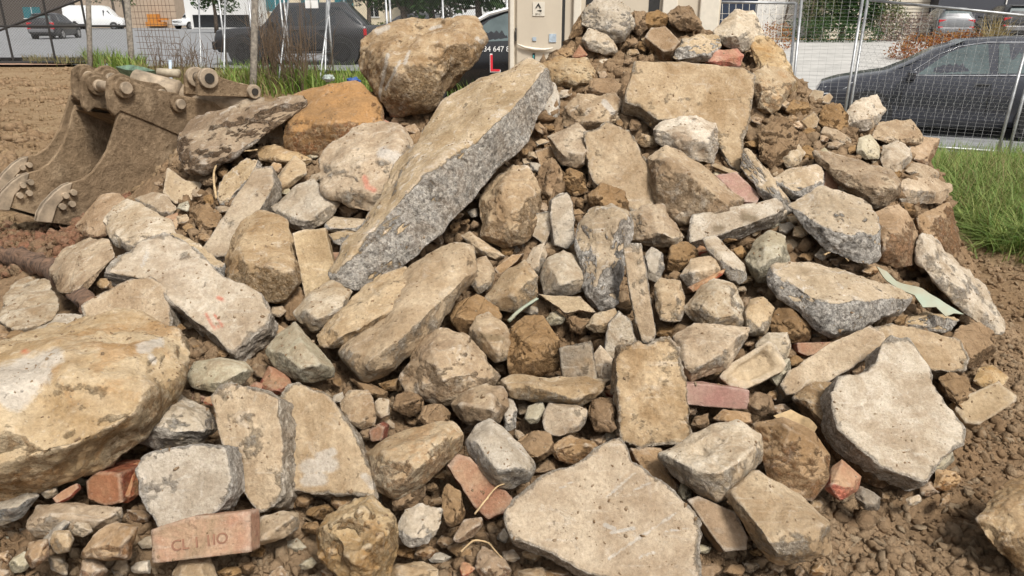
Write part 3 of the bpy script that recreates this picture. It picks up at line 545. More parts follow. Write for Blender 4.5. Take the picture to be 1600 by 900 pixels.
H(ST,'stone','dusty','triangular beige stone with rusty corner in the centre','757,468 788,426 820,407 840,432 839,470 816,492 782,487','',dz=7,rough=.7)
H(CH,'chunk','dusty','mottled flat stone under the lower end of the long slab','720,368 735,362 760,380 792,402 775,408 745,398','',dz=2,rough=.9)
H(CH,'chunk','dusty','blocky stone right of the leaning double slab','738,408 760,400 773,425 768,450 745,460 735,440','',dz=4,rough=.8)
H(CL,'clod','clay','brown clod stack beside the pale stone post','842,262 862,245 880,270 876,305 856,318 838,300','',rough=1.6)
S('brick','brick','brown','brown brick end above the clod stack in the centre','836,236 860,229 872,250 868,272 848,270',(.1,-.9,.4),7,rough=.5)
H(CL,'clod','clay','reddish clod left of the leaning beige slab','872,285 890,262 914,272 918,300 895,308','',rough=2)
H(CL,'clod','clay','soil lump under the leaning beige slab','918,305 940,285 975,300 985,330 950,332 925,325','',rough=1.8,dz=6)
S('brick','brick','brown','brown brick in shadow right of the stony centre','772,420 800,398 818,396 806,410 780,430',(0,-.8,.5),6,rough=.4)
# --- middle band
H(CS,'slab','dusty','thick leaning slab, lower one of the overlapping pair','640,418 690,386 717,374 736,384 741,436 700,490 655,542 602,590 584,598 540,577 527,556 570,532','650,425,4 725,395,5 725,435,6 600,545,12 588,565,12 640,500,9 545,555,6',rough=.8,dz=3,thick=12,p=40)
H(CS,'slab','dusty','rounded slab lying on top of the thick leaning slab','498,522 550,462 600,430 632,419 644,448 640,480 618,502 560,532 512,552 500,537','520,510,6 600,450,6 632,450,6 610,485,9 540,525,8',rough=1.1,dz=9,thick=8)
H(ST,'stone','pale','whitish angular stone in front of the upright dark brick','457,488 488,456 520,437 548,456 541,490 521,505 496,521 470,506','480,482,6 520,462,6 525,490,8 495,500,8',rough=.9,dz=8)
H(ST,'stone','greenish','yellow-green pointed stone left of the thick leaning slab','413,548 440,520 460,504 486,531 520,570 524,590 496,598 470,602 430,572','440,550,6 470,535,8 505,575,7 475,580,8',rough=.7,dz=6)
H(ST,'stone','greenish','smooth grey-green cobble under the whitish slab','290,588 305,566 345,559 382,565 394,580 380,600 340,613 300,606','',rough=.4,dz=3)
H(CL,'clod','clay','dark wet clod right of the large round boulder','440,452 470,448 480,475 470,500 448,500 435,478','',rough=1.8,dz=-5)
H(BO,'boulder','earthy','grey and brown mottled boulder under the thick leaning slab','625,592 650,540 690,511 722,520 757,560 781,592 742,622 690,632 640,612','670,545,10 715,545,12 745,590,8 690,600,12',rough=1.2,dz=4)
H(CL,'clod','clay','smooth brown block of clay above the grey-nosed stone','699,502 714,475 745,459 778,480 788,502 752,522 722,527','',rough=.7,dz=3)
H(ST,'stone','dusty','tan stone with a grey nose beside the big round clod','732,522 745,495 765,487 790,508 802,536 796,557 778,570 755,552','750,515,6 785,530,8 775,550,8',rough=.8,dz=10,marks='s:752,525,785,530,5')
H(CL,'clod','clay','big round brown clod left of the split dark block','790,548 800,511 820,495 846,494 876,530 877,572 842,588 800,589','',rough=1.1,dz=9)
S('steel_sheet','sheet','dustbrick','crumpled rusty sheet below the faceted pale stone','838,458 862,462 905,463 930,488 905,484 885,490 870,478',(0,-.75,.66),1.5,rough=.8,dz=10)
H(ST,'stone','ochre','small tan stone behind the pointed grey stone','916,510 930,490 960,482 968,496 950,522 928,520','',dz=6)
S(ST,'stone','grey','pointed grey stone behind the tall ribbed block','944,545 952,505 968,487 984,500 998,545 980,562 950,562',(-.1,-.9,.4),6,rough=.6,dz=8)
S(CH,'chunk','dark','split dark square block in the middle','874,545 886,540 924,535 934,595 912,603 884,609 878,580',(-.05,-.88,.45),10,rough=.5,dz=14)
H(CH,'chunk','dusty','beige block behind the split dark block','922,560 938,540 960,565 958,600 935,608','',dz=7,rough=.7)
H(CS,'slab','dusty','curved low slab below the big round clod','783,595 800,586 860,590 930,600 958,592 942,615 900,636 870,625 800,622','800,600,5 870,608,8 900,622,8 940,605,5',rough=1.1,dz=9,thick=8)
S(CS,'slab','dusty','tall ribbed pale block with a notched top','962,562 972,542 1000,535 1010,540 1045,527 1061,546 1072,600 1080,688 1040,695 1000,698 972,692 965,620',(-.02,-.86,.5),10,rough=1,dz=10,p=50)
H(CH,'chunk','dusty','wedge-shaped beige block right of the tall ribbed block','1054,527 1085,504 1168,514 1166,530 1132,576 1080,599 1066,575','1070,535,5 1150,528,5 1075,580,7 1125,550,9',rough=.7,dz=9,thick=10)
H(ST,'stone','pale','whitish rounded pyramid stone above the wedge-shaped block','1066,482 1098,447 1116,436 1146,445 1166,486 1163,512 1120,514 1080,501','1090,480,7 1125,460,8 1140,490,9 1110,498,8',rough=.9,dz=8)
H(ST,'stone','dusty','peg-like stone right of the whitish pyramid stone','1162,490 1172,468 1192,464 1211,482 1204,500 1194,526 1168,526','',dz=8,rough=.7)
H(CL,'clod','clay','yellow-brown clod right of the peg-like stone','1202,500 1215,480 1240,478 1268,510 1266,534 1235,536 1206,522','',rough=1.6,dz=4)
H(CH,'chunk','grey','dull grey block behind the hollow brick','1180,540 1200,520 1230,520 1236,545 1225,570 1190,570','',dz=4,rough=.7)
S('brick','brick','dustbrick','dusty brick with a recessed frog in the right middle','1125,588 1140,570 1200,534 1212,540 1228,570 1222,580 1165,608 1142,604',(-.1,-.8,.6),9,rough=.4,dz=10,exposed_sides=.3,frog=.62)
S('brick','brick','pinkbrick','bright pink-red brick lying flat right of the tall ribbed block','1067,600 1110,601 1170,610 1169,640 1120,636 1072,632',(.05,-.93,.36),9,rough=.25,exposed_sides=.2,dz=8)
S('brick','brick','redbrick','red brick face showing behind the long dusty kerb block','1246,536 1305,534 1300,548 1262,556 1248,550',(.05,-.85,.5),7,rough=.3,dz=3)
S(CH,'kerb stone','dusty','long dusty kerb block lying aslant left of the notched slab','1222,600 1232,580 1300,535 1358,510 1378,520 1384,540 1355,560 1300,592 1255,614 1232,615',(-.05,-.7,.7),11,rough=.6,dz=10,exposed_sides=.5)
S(CS,'slab','dusty','rounded brown slab behind the notched slab','1368,512 1395,507 1430,512 1500,532 1513,560 1508,578 1480,580 1452,575 1420,560 1385,535',(.05,-.68,.72),9,rough=.6,dz=6)
H(CS,'slab','aggregate','big V-shaped slab with grey broken front on the right','1202,427 1213,413 1265,411 1335,430 1380,444 1436,470 1420,492 1370,506 1300,531 1280,516 1206,447','1215,428,4 1285,470,9 1330,478,10 1400,465,6 1300,515,6',rough=1.2,dz=6,thick=12,p=40)
H(CS,'slab','pale','long whitish slab sliding down the right foot of the heap','1429,378 1440,365 1462,375 1502,415 1546,455 1574,510 1571,526 1545,518 1500,484 1455,432 1432,402','1440,385,5 1500,440,8 1550,500,6',rough=1.3,dz=6,thick=9)
H(CH,'chunk','aggregate','grey broken lump under the green metal sheet','1408,505 1430,492 1450,488 1490,495 1500,502 1480,520 1440,515','',rough=1.2,dz=5)
H(CL,'clod','clay','round brown clod at the foot of the long whitish slab','1487,530 1500,510 1530,504 1553,520 1555,545 1530,575 1500,572','',rough=1.2,dz=4)
H(CL,'clod','clay','soft brown clod under the right end of the notched slab','1465,590 1485,582 1512,590 1522,620 1505,645 1480,620','',rough=1.6,dz=2)
H(ST,'stone','ochre','small brown stone above the paver at right','1520,598 1530,575 1550,570 1576,590 1565,604 1535,606','',rough=.7,dz=4)
S('brick','brick','dustbrick','grey-brown paver lying alone near the right edge','1494,640 1502,622 1560,596 1588,620 1586,628 1530,662 1510,660',(.05,-.68,.72),8,rough=.5,dz=6,exposed_sides=.4)
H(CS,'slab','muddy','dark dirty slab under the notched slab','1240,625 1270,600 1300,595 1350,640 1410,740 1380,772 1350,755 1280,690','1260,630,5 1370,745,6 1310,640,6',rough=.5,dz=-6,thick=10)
H(ST,'stone','greenish','pebble left of the long dusty kerb block','1196,590 1210,565 1235,560 1235,585 1220,608','',dz=4,rough=.5)
H(CL,'clod','clay','brown clod below the frogged brick','1168,625 1180,612 1205,618 1210,640 1190,652 1172,645','',rough=1.2,dz=5)
H(CH,'chunk','brown','brown lump under the bright pink-red brick','1112,655 1130,640 1172,645 1178,662 1150,668','',rough=.9,dz=3)
# --- lower band
H(ST,'stone','grey','lumpy pale grey stone leaning on the huge ochre boulder','207,642 225,615 250,603 282,622 325,636 339,670 320,691 280,701 240,701 210,682','230,630,6 290,640,8 315,670,8 250,675,9',rough=1.3,dz=8)
S(CS,'slab','dusty','narrow upright slab in the lower left, left one of two','330,622 342,606 358,602 405,611 436,626 443,700 441,772 428,790 402,797 380,765 358,720 344,680',(-.12,-.8,.6),11,rough=.8,dz=9)
S(CS,'slab','dusty','wide upright slab with white mortar patch, right one of two','433,662 440,622 452,602 470,600 506,615 532,642 560,690 583,745 586,778 560,770 520,770 470,765 442,768 440,700',(.02,-.72,.69),12,rough=.8,dz=9,marks='b:500,712,520,706,8 b:478,730,515,725,14 b:480,752,500,748,12 b:570,745,582,760,7')
S(ST,'stone','grey','flat grey limestone slab resting on the stamped brick','213,738 222,718 240,707 300,696 352,700 361,745 360,770 345,795 300,818 250,824 228,790',(.0,-.85,.53),9,rough=.6,dz=12)
S('brick','brick','redbrick','broken dark red brick under the huge ochre boulder','135,752 148,738 188,740 190,785 165,790 137,780',(-.15,-.95,.3),12,rough=.4,dz=6,exposed_sides=.8)
H('brick','brick','redbrick','reddish brick side showing behind the flat grey limestone','185,735 222,720 220,770 200,785 188,785','',dz=3,rough=.4)
BRICK_STAMPED = S('brick','brick','redbrick','orange-red brick stamped with worn characters lying in front','238,828 300,808 388,800 389,862 240,880',(0,-.85,.52),7,rough=.3,exposed_sides=.2,dz=10,p=40)
H(CH,'chunk','dusty','low crumbly concrete lump left of the broken dark red brick','40,812 60,790 120,785 185,795 190,815 150,835 70,842 42,830','',rough=1.3,dz=5)
H(ST,'stone','bluegrey','slate-grey stone at the left edge below the ochre boulder','-20,800 0,780 45,765 60,775 35,808 0,822','',dz=6,rough=.5)
H(ST,'stone','pale','small white stone below the ochre boulder','60,768 75,760 90,762 90,775 72,780','',dz=8,rough=.6)
S('roof_tile','tile','redbrick','curved orange tile shard under the ochre boulder','82,778 100,765 120,755 122,762 108,776 88,786',(0,-.7,.7),1.5,rough=.4,dz=9)
H(ST,'stone','bluegrey','thin slate sliver on the left foreground soil','58,858 72,835 100,812 110,815 95,838 72,862','',dz=8,rough=.4,thick=2)
H(ST,'stone','dusty','tan pebble cube on the left foreground soil','77,848 84,830 108,829 116,842 108,862 88,866','',dz=10,rough=.5)
H(ST,'stone','pale','white quartz pebble left of the tan flat clod','110,825 118,812 138,816 146,830 130,840 115,836','',dz=9,rough=.8)
H(CL,'clod','brown','tan flat clod left of the stamped brick','124,868 155,828 180,815 216,822 208,850 198,874 150,876','',rough=.9,dz=9)
H(ST,'stone','brown','flat tan chip at the bottom left','38,870 45,848 75,842 78,870 50,890','',dz=8,rough=.6)
H(BO,'boulder','ochre','honey-coloured lumpy boulder in the bottom foreground','492,848 510,806 550,785 580,779 610,805 621,850 606,897 580,914 540,908 500,872','520,820,8 560,800,10 600,840,10 560,870,12 520,865,8',rough=2,dz=9,dents='555,830,4,4 520,870,3,4')
H(BO,'boulder','ochre','yellow-brown boulder right of the wide upright slab','573,708 610,681 665,665 705,661 726,680 722,702 690,727 660,757 620,779 586,777','600,705,8 680,685,8 640,735,12 600,750,8',rough=.8,dz=8)
H(ST,'stone','grey','pale grey stone on the fallen red brick in front','726,692 745,666 765,654 800,680 831,720 839,741 800,766 770,756 740,722','745,690,6 770,675,6 815,735,8 780,735,9',rough=.8,dz=10)
S('brick','brick','redbrick','fallen red brick with dusty face under the pale grey stone','700,728 716,711 735,716 800,778 795,796 762,810 740,790',(.05,-.75,.66),8,rough=.4,dz=6,exposed_sides=.4)
H(ST,'stone','grey','knobbly grey stone on the foreground soil','621,822 632,796 660,788 692,796 686,825 668,850 640,855 626,842','',rough=1.2,dz=8)
H(ST,'stone','dusty','flat tan stone below the two upright slabs','394,838 408,808 440,800 466,802 466,825 430,848 400,852','',rough=.7,dz=7)
H(ST,'stone','dusty','pale flat stone cut off by the bottom edge','600,895 620,882 660,878 685,888 680,910 610,912','',dz=6,rough=.9)
H(CH,'chunk','pale','thick pale block with a small pit left of the reddish boulder','1034,712 1080,681 1150,659 1186,680 1191,722 1142,786 1125,789 1050,742','1040,715,4 1085,692,4 1120,745,12 1175,700,8 1130,775,8 1090,745,9',rough=.9,dz=9,thick=12,dents='1092,705,3,2.5')
H(BO,'boulder','brown','reddish-grey smooth boulder right of the thick pale block','1178,664 1225,654 1270,675 1296,712 1291,750 1270,781 1240,777 1200,752 1188,702','',rough=.5,dz=7)
H(CH,'chunk','dusty','long dusty kerb end in the right foreground','1137,775 1165,745 1185,739 1250,775 1292,815 1298,862 1215,884 1200,878 1178,838','1150,770,4 1205,838,10 1290,826,9 1212,872,8 1290,858,6',rough=.7,dz=9,thick=12,p=50)
S('brick','brick','brown','smooth brown brick left of the long dusty kerb end','1075,782 1092,776 1150,800 1168,840 1165,858 1132,861 1112,835',(-.02,-.75,.66),8,rough=.3,dz=7,exposed_sides=.3)
H(ST,'stone','redbrick','maroon stone right of the reddish-grey smooth boulder','1287,765 1300,730 1315,718 1345,745 1340,765 1310,785','',rough=.4,dz=6)
H(ST,'stone','dark','black tarry lump below the dark dirty slab','1334,775 1345,760 1376,778 1374,798 1350,795','',rough=1.4,dz=6)
H(BO,'boulder','earthy','grey-brown rock cut off at the lower right edge','1526,810 1555,770 1585,748 1640,742 1680,800 1650,890 1600,892 1560,865','',rough=1,dz=4)
H(ST,'stone','greenish','small grey stone under the right tip of the notched slab','1455,735 1468,718 1490,705 1492,720 1470,738','',dz=2)
# --- gaps in the lower middle
H(CH,'chunk','earthy','brown block above the grey cube stone','528,635 545,612 575,610 590,640 585,665 560,672 535,660','',rough=.8,dz=2)
H(ST,'stone','dusty','small grey cube stone in the lower gap','586,628 592,622 608,624 609,650 596,656 588,648','',rough=.4,dz=6)
H(CL,'clod','clay','round clod right of the small grey cube stone','614,640 620,618 640,608 662,620 660,642 640,652','',rough=1.4,dz=4)
H(CL,'clod','clay','second round clod above the yellow-brown boulder','652,658 662,636 690,630 704,645 702,668 675,675','',rough=1.3,dz=5)
H(CH,'chunk','earthy','tan rock above the pale grey stone','702,632 725,612 760,600 785,605 795,635 780,662 745,669 715,655','720,632,6 765,615,6 770,648,8',rough=1,dz=8)
H(ST,'stone','grey','pale sliver right of the tan rock in the lower middle','784,640 798,618 808,640 806,672 790,672','',dz=4)
H(ST,'stone','greenish','oval grey stone under the curved low slab','819,655 825,635 848,627 852,640 840,662 828,664','',dz=7,rough=.5)
H(CH,'chunk','dusty','block stone under the curved low slab','848,650 858,630 900,634 918,640 912,668 880,682 852,676','',dz=7,rough=.8)
H(CL,'clod','clay','crumbly cube of clay left of the tall ribbed block','918,645 925,625 955,622 965,640 962,672 930,675','',rough=1.6,dz=6)
S('brick','brick','redbrick','red brick corner poking out above the yellow-brown boulder','576,672 592,662 600,668 597,688 580,690',(-.1,-.9,.4),6,rough=.3,dz=4)
H(CL,'clod','clay','long clod below the yellow-brown boulder','612,772 640,752 662,752 664,775 640,800 615,800','',rough=1.5,dz=6)
H(CL,'clod','clay','upright clod left of the fallen red brick','690,775 700,758 718,768 728,800 718,822 700,822 692,800','',rough=1.3,dz=7)
H(ST,'stone','brown','flat brown stone below the fallen red brick','708,842 725,812 752,808 756,818 738,840 715,850','',rough=.6,dz=8)
H(CH,'chunk','redbrick','reddish flat shard left of the pointed yellow-green stone','405,600 420,572 448,582 455,600 438,618 420,615','',rough=.5,dz=3)
H(ST,'stone','redbrick','small red shard in the left gap','388,605 400,596 412,600 410,612 394,614','',rough=.4,dz=4)
H(CL,'clod','clay','dark clod in the hollow below the pointed yellow-green stone','455,605 480,600 505,610 500,625 475,620','',rough=1.4)
H(CL,'clod','clay','brown clod in the hollow left of the mottled boulder','545,590 575,598 605,612 600,625 570,615','',rough=1.3)
H(CL,'clod','brown','brown clod above the large scratched slab','860,700 890,680 930,690 940,705 900,725 868,720','',rough=1.6,dz=2)
H(CL,'clod','clay','soil lump between pale grey stone and scratched slab','810,690 830,672 860,675 865,705 835,725 815,715','',rough=1.6,dz=3)
S(CH,'chunk','brown','buried brown slab between tall ribbed block and thick pale block','985,700 1035,700 1040,735 1060,760 1050,775 1005,738',(0,-.65,.75),7,rough=.9,dz=3)
H(ST,'stone','greenish','small pebble by the right edge of the scratched slab','1058,770 1064,755 1078,760 1081,778 1068,784','',dz=6,rough=.5)
# --- smaller pieces wedged into the gaps
import re
USED = {}
def handle(lab):
    return re.split(r' (?:beside|behind|with|in|under|left of|right of|above|below|at|on|near|lying|leaning|resting|between|by|next|showing|running|wedged|poking|against|cut|standing|overhanging|sliding|squeezed|stamped|half|tucked|jutting|tilted|pointing|crowning|sitting|up) ', lab+' ')[0].replace(',', '').strip()
def fill_gaps(nmax=170):
    traced = [(o[:, 0].mean(), o[:, 1].mean(), handle(l)) for o, l in zip(OUTLINES, LABELS)]
    gx, gy = np.meshgrid(np.arange(2, 1600, 5.), np.arange(2, 900, 5.)); cov = np.zeros(gx.shape, bool)
    for o in OUTLINES:
        j = len(o)-1; ins = np.zeros(gx.shape, bool)
        for i in range(len(o)):
            ins ^= ((o[i, 1] > gy) != (o[j, 1] > gy)) & (gx < (o[j, 0]-o[i, 0])*(gy-o[i, 1])/(o[j, 1]-o[i, 1]+1e-9)+o[i, 0]); j = i
        cov |= ins
    cov |= gy < np.interp(gx, SIL[:, 0], SIL[:, 1])+14; cov |= (gx > 1290) & (gy > 790); cov |= (gx > 1500) & (gy > 420); cov |= (gx < 140) & (gy < 500)
    rs = np.random.RandomState(42); made = 0
    cy, cx = np.nonzero(cov); 
    free = np.argwhere(~cov); rs.shuffle(free)
    B = np.stack([gx[cov], gy[cov]], -1)[::2]; taken = []
    for (r, q) in free:
        x, y = gx[r, q], gy[r, q]; d = math.sqrt(((B-[x, y])**2).sum(1).min())
        if taken: d = min(d, min(math.hypot(x-a, y-b)-c*.8 for a, b, c in taken))
        lim = 9+.012*y
        if d < lim*.55: continue
        R = min(d*1.25, rs.uniform(12, 30)*(.6+.6*y/900)); taken.append((x, y, R)); k = rs.randint(5, 7)
        an = np.sort(rs.uniform(0, 6.28, k)+0)+0; an = np.arange(k)*6.283/k+rs.uniform(-.3, .3, k); rr = R*rs.uniform(.6, 1.35, k); st = rs.uniform(.5, .95)
        pts = ' '.join('%.1f,%.1f' % (x+math.cos(t)*w, y+math.sin(t)*w*st) for t, w in zip(an, rr))
        clay = rs.rand() < .66
        mat = rs.choice(['clay', 'clay', 'brown']) if clay else rs.choice(['dusty', 'dusty', 'pale', 'grey', 'earthy', 'redbrick', 'brown', 'greenish'])
        adj = {'clay': 'brown', 'brown': 'tan', 'dusty': 'beige', 'pale': 'whitish', 'grey': 'grey', 'earthy': 'mottled', 'redbrick': 'reddish', 'greenish': 'greenish'}[mat]; kind = 'clod' if clay else 'stone'
        for (a_, b_, h_) in sorted(traced, key=lambda t: math.hypot(t[0]-x, t[1]-y)):
            dx, dy = x-a_, y-b_; side = ('right of' if dx > 0 else 'left of') if abs(dx) > abs(dy)*1.3 else ('below' if dy > 0 else 'above')
            lab = 'small %s %s just %s the %s' % (adj, kind, side, h_)
            if lab not in USED and 7 <= len(lab.split()) <= 16: break
        USED[lab] = 1
        H('clay_clod' if clay else 'rubble_stone', 'clod' if clay else 'stone', mat, lab, pts, '', dz=rs.uniform(-5, 2) if y > 380 else rs.uniform(1, 7), rough=1.5 if clay else .9, group='small clods in the gaps' if clay else 'small stones in the gaps')
        made += 1
        if made >= nmax: break
fill_gaps(230)
def text_mesh(txt, size, ext):
    cu = bpy.data.curves.new('t', 'FONT'); cu.body = txt; cu.size = size; cu.extrude = ext; cu.align_x = 'CENTER'; cu.align_y = 'CENTER'
    o = bpy.data.objects.new('t', cu); COL.objects.link(o); bpy.context.view_layer.update()
    me = bpy.data.meshes.new_from_object(o.evaluated_get(bpy.context.evaluated_depsgraph_get())); bpy.data.objects.remove(o); return me
def place(me, name, mat, parent, p, ex, en, **k):
    """put a flat mesh at p, its x along ex and its face looking along en"""
    ex = Vector(ex).normalized(); en = Vector(en).normalized(); ey = en.cross(ex)
    M = Matrix((ex, ey, en)).transposed().to_4x4(); M.translation = Vector(p)
    if parent: M = Matrix.Translation(parent.location).inverted()@M
    me.transform(M); me.materials.clear(); me.materials.append(mat); return link(name, me, parent, **k)
plain('stamp', (.27, .14, .09), .95, var=.1)
_n = np.array([0, -.85, .52]); _c = np.array([313, 842.]); _o = parse('238,828 300,808 388,800 389,862 240,880'); _cm = _o.mean(0)
_p0 = W(_cm[0], _cm[1], DM(_cm[0], _cm[1])[0]*.35+DM(_cm[0], 880)[0]*.65-.10)
_a = PL(255, 856, _p0, _n); _b = PL(370, 838, _p0, _n)
place(text_mesh('CL 1 1IO', .036, .003), 'stamped_lettering', MATS['stamp'], BRICK_STAMPED, (_a+_b)/2-_n/np.linalg.norm(_n)*-.0015, _b-_a, _n, kind='stuff')
# crumbs of soil, grit and broken brick
crumbs('soil_crumbs', MATS['soil'], 40000, spots_px(-60, 1660, 520, 935), .002, .024, 'brown soil crumbs and grit strewn between the rubble', 3, .7, 4.2)
crumbs('heap_crumbs', MATS['soil'], 26000, spots_px(250, 1500, 20, 560), .004, .045, 'crumbled brown soil filling the gaps of the upper heap', 4, .25, 2.4)
def _bl(rs, n):
    px = rs.uniform(-20, 215, n); py = rs.uniform(338, 470, n); P = np.array([G(a, b, .02) for a, b in zip(px, py)]); return P[:, :2]
crumbs('brick_rubble', MATS['brick_crumb'], 6000, _bl, .007, .042, 'heap of crushed red brick bits beside the buckets', 5, .35)
def _yd(rs, n):
    px = rs.uniform(-60, 420, n); py = 104+rs.rand(n)**1.3*260; P = np.array([G(a, b, 0) for a, b in zip(px, py)]); return P[:, :2]
crumbs('dirt_crumbs', MATS['yard_dirt'], 14000, _yd, .005, .05, 'loose clods scattered over the dirt yard behind the buckets', 6, .15)
def _rd(rs, n):
    px = rs.uniform(1430, 1720, n); py = 385+rs.rand(n)*330; P = np.array([G(a, b, 0) for a, b in zip(px, py)]); return P[:, :2]
crumbs('dirt_crumbs', MATS['soil'], 14000, _rd, .002, .022, 'soil crumbs on the trampled ground right of the heap', 7, .5, 4.0)
crumbs('heap_crumbs', MATS['soil'], 5000, spots_px(845, 1010, 45, 210), .006, .05, 'loose crumbly soil packed around the top pieces left of the flat square slab', 14, .2)
crumbs('heap_crumbs', MATS['soil'], 4000, spots_px(1170, 1340, 130, 300), .006, .045, 'loose crumbly soil packed around the right shoulder pieces', 15, .2)
def _yc(rs, n):
    px = rs.uniform(-60, 300, n*6); py = 104+rs.rand(n*6)**1.2*230; P = np.array([G(a, b, 0)[:2] for a, b in zip(px, py)])
    return P[(fbm(np.stack([P[:, 0]*.8, P[:, 1]*.45, 0*px], -1), 3)+rs.uniform(-.1, .1, n*6)) > .12][:n]
crumbs('dirt_crumbs', MATS['soil'], 5000, _yc, .012, .09, 'dark turned clods in drifts across the dirt yard', 16, .1)
# grit and dirt that has come to rest on top of the pieces
def grit(n=26000):
    bpy.context.view_layer.update(); dg = bpy.context.evaluated_depsgraph_get(); rs = np.random.RandomState(77); C_ = []; s = []
    X = rs.uniform(-2.4, 2.6, n*2); Y = rs.uniform(1.2, 5.2, n*2); m = fbm(np.stack([X, Y, 0*X], -1)/.16, 3)+rs.uniform(-.55, .55, n*2)
    for x, y in zip(X[m > .12], Y[m > .12]):
        ok, p, nn, _, ob, _ = scene.ray_cast(dg, (x, y, 3), (0, 0, -1))
        if ok and nn.z > .5 and 'kind' not in ob: C_.append(p); s.append(.0014*(4.5**(rs.rand()**2.6)))
    C_ = np.array(C_); s = np.array(s); print('grit', len(C_))
    link('grit_crumbs', crumb_mesh('grit_crumbs', MATS['soil'], C_, s, rs, 1.0), label='dry soil grit lying on top of the rubble pieces', kind='stuff')
grit()
# ------------------------------------------------------------------ loose things on the heap: sheet metal, root, twigs, plastic
plain('green_sheet', (.27, .32, .25), .6, var=.12, scale=8, col2=(.30, .27, .19))
plain('root_bark', (.16, .095, .06), .95, var=.35, scale=30, bump=.8)
plain('dry_root', (.50, .36, .20), .9, var=.2)
plain('red_plastic', (.75, .10, .04), .5, var=.1)
def sheet(name, mat, poly, n, label, cat, dz, wav=.012, seed=1):
    o = parse(poly); n = np.asarray(n, float); n /= np.linalg.norm(n); c = o.mean(0)
    p0 = W(c[0], c[1], DM(c[0], c[1])[0]*.35+DM(c[0], o[:, 1].max())[0]*.65-dz/100)
    bm = bmesh.new(); vs_ = [bm.verts.new(PL(a, b, p0, n)) for a, b in o]; f = bm.faces.new(vs_)
    bmesh.ops.triangulate(bm, faces=[f]); 
    for _ in range(3): bmesh.ops.subdivide_edges(bm, edges=bm.edges[:], cuts=1, use_grid_fill=True)
    V = np.array([v.co[:] for v in bm.verts]); d = wav*fbm(V/.12+seed, 2)
    for v, k in zip(bm.verts, d): v.co = v.co+Vector(n*k)
    g = bmesh.ops.solidify(bm, geom=bm.faces[:], thickness=.004)
    base = Vector(V.mean(0)); [setattr(v, 'co', v.co-base) for v in bm.verts]
    me = bpy.data.meshes.new(name); bm.to_mesh(me); bm.free(); me.materials.append(MATS[mat])
    return link(name, me, None, base, label=label, cat=cat)
sheet('metal_sheet', 'green_sheet', '1368,418 1385,424 1402,438 1440,452 1470,470 1504,493 1490,490 1478,494 1462,480 1440,482 1428,462 1402,452 1385,440', (.05, -.6, .8), 'torn pale green metal sheet stuck between slabs on the right flank', 'metal sheet', 14)
sheet('metal_sheet', 'dry_root', '1208,650 1235,640 1262,655 1276,668 1272,682 1250,684 1230,668', (0, -.7, .7), 'crumpled dirty tin scrap above the reddish-grey smooth boulder', 'metal scrap', 10, .03, 5)
def strand(name, mat, pts, r, label, cat, dz=6, n=6, twist=0):
    q = parse(pts); P = W(q[:, 0], q[:, 1], DM(q[:, 0], q[:, 1])-dz/100-(q[:, 2]/100 if q.shape[1] > 2 else 0))
    t = np.linspace(0, len(P)-1, len(P)*6); i = np.clip(t.astype(int), 0, len(P)-2); a = (t-i)[:, None]
    p0 = P[np.maximum(i-1, 0)]; p1 = P[i]; p2 = P[i+1]; p3 = P[np.minimum(i+2, len(P)-1)]
    C_ = .5*(2*p1+(p2-p0)*a+(2*p0-5*p1+4*p2-p3)*a**2+(3*p1-p0-3*p2+p3)*a**3)
    rr = [r*(1-.35*k/len(C_)) for k in range(len(C_))]; m = MB().tube(C_, rr, n)
    V = np.array(m.v); d = .75*r*fbm(V/np.array([r*4, r*1.2, r*1.2]), 3); V = V+np.stack([d, -d, d], -1); m.v = [tuple(v) for v in V]
    return m.build(name, MATS[mat], None, loc=C_[0], smooth=True, label=label, cat=cat)
strand('tree_root', 'root_bark', '-40,402 20,404 70,416 105,442 142,480', .062, 'gnarled dark tree root lying at the left edge', 'root', 6, 10)
strand('root_strand', 'dry_root', '338,310 334,272 345,250 375,238 402,234', .006, 'curved pale root arching in front of the dark hollow', 'root', 25)
strand('root_strand', 'dry_root', '742,803 760,780 775,762 790,755', .003, 'thin pale rootlet on the fallen red brick', 'root', 16)
strand('root_strand', 'dry_root', '1288,398 1305,392 1318,400 1326,408', .004, 'pale rootlet on the soil below the broad grey front slab', 'root', 10)
strand('root_strand', 'dry_root', '720,862 740,845 762,848 775,862 785,872', .003, 'thin root lying on the foreground soil left of the scratched slab', 'root', 5)
strand('root_strand', 'dry_root', '1017,195 1019,168 1030,178 1043,186', .008, 'bent brown root fork at the foot of the flat square slab', 'root', 10)
strand('plastic_pipe', 'green_sheet', '795,502 812,485 840,466', .008, 'thin green plastic pipe end by the faceted pale stone', 'pipe', 16)
strand('plastic_scrap', 'red_plastic', '593,188 600,193 612,197 630,205', .010, 'bright orange-red plastic scrap under the big rough boulder', 'plastic', 2)
# ------------------------------------------------------------------ excavator buckets
plain('bucket_steel', (.31, .225, .145), .85, .1, .15, 7, .6, (.12, .085, .06))
soil_mat('bucket_steel', (.31, .225, .145), (.13, .095, .065), (.37, .285, .195), 3.5)
plain('bucket_worn', (.38, .30, .215), .7, .15, .2, 12, .4)
plain('hollow_dark', (.03, .025, .02), .9)
def bucket_frame(p_ref, D, wdir):
    p0 = W(*p_ref, D); w = np.array([*wdir, 0]); w /= np.linalg.norm(w); return p0, w
EAR = [(167,150),(168,128),(172,121),(180,116),(190,115),(200,119),(215,131),(245,141),(275,145),(285,152),(290,163),(292,205),(280,212),(230,190),(187,173),(178,181),(170,172)]
SIDE = [(187,172),(230,190),(282,212),(302,235),(318,300),(300,350),(200,362),(130,356),(95,350),(57,346),(60,332),(68,318),(85,300),(100,289),(112,285),(128,281),(145,269),(157,253),(168,235),(178,205)]
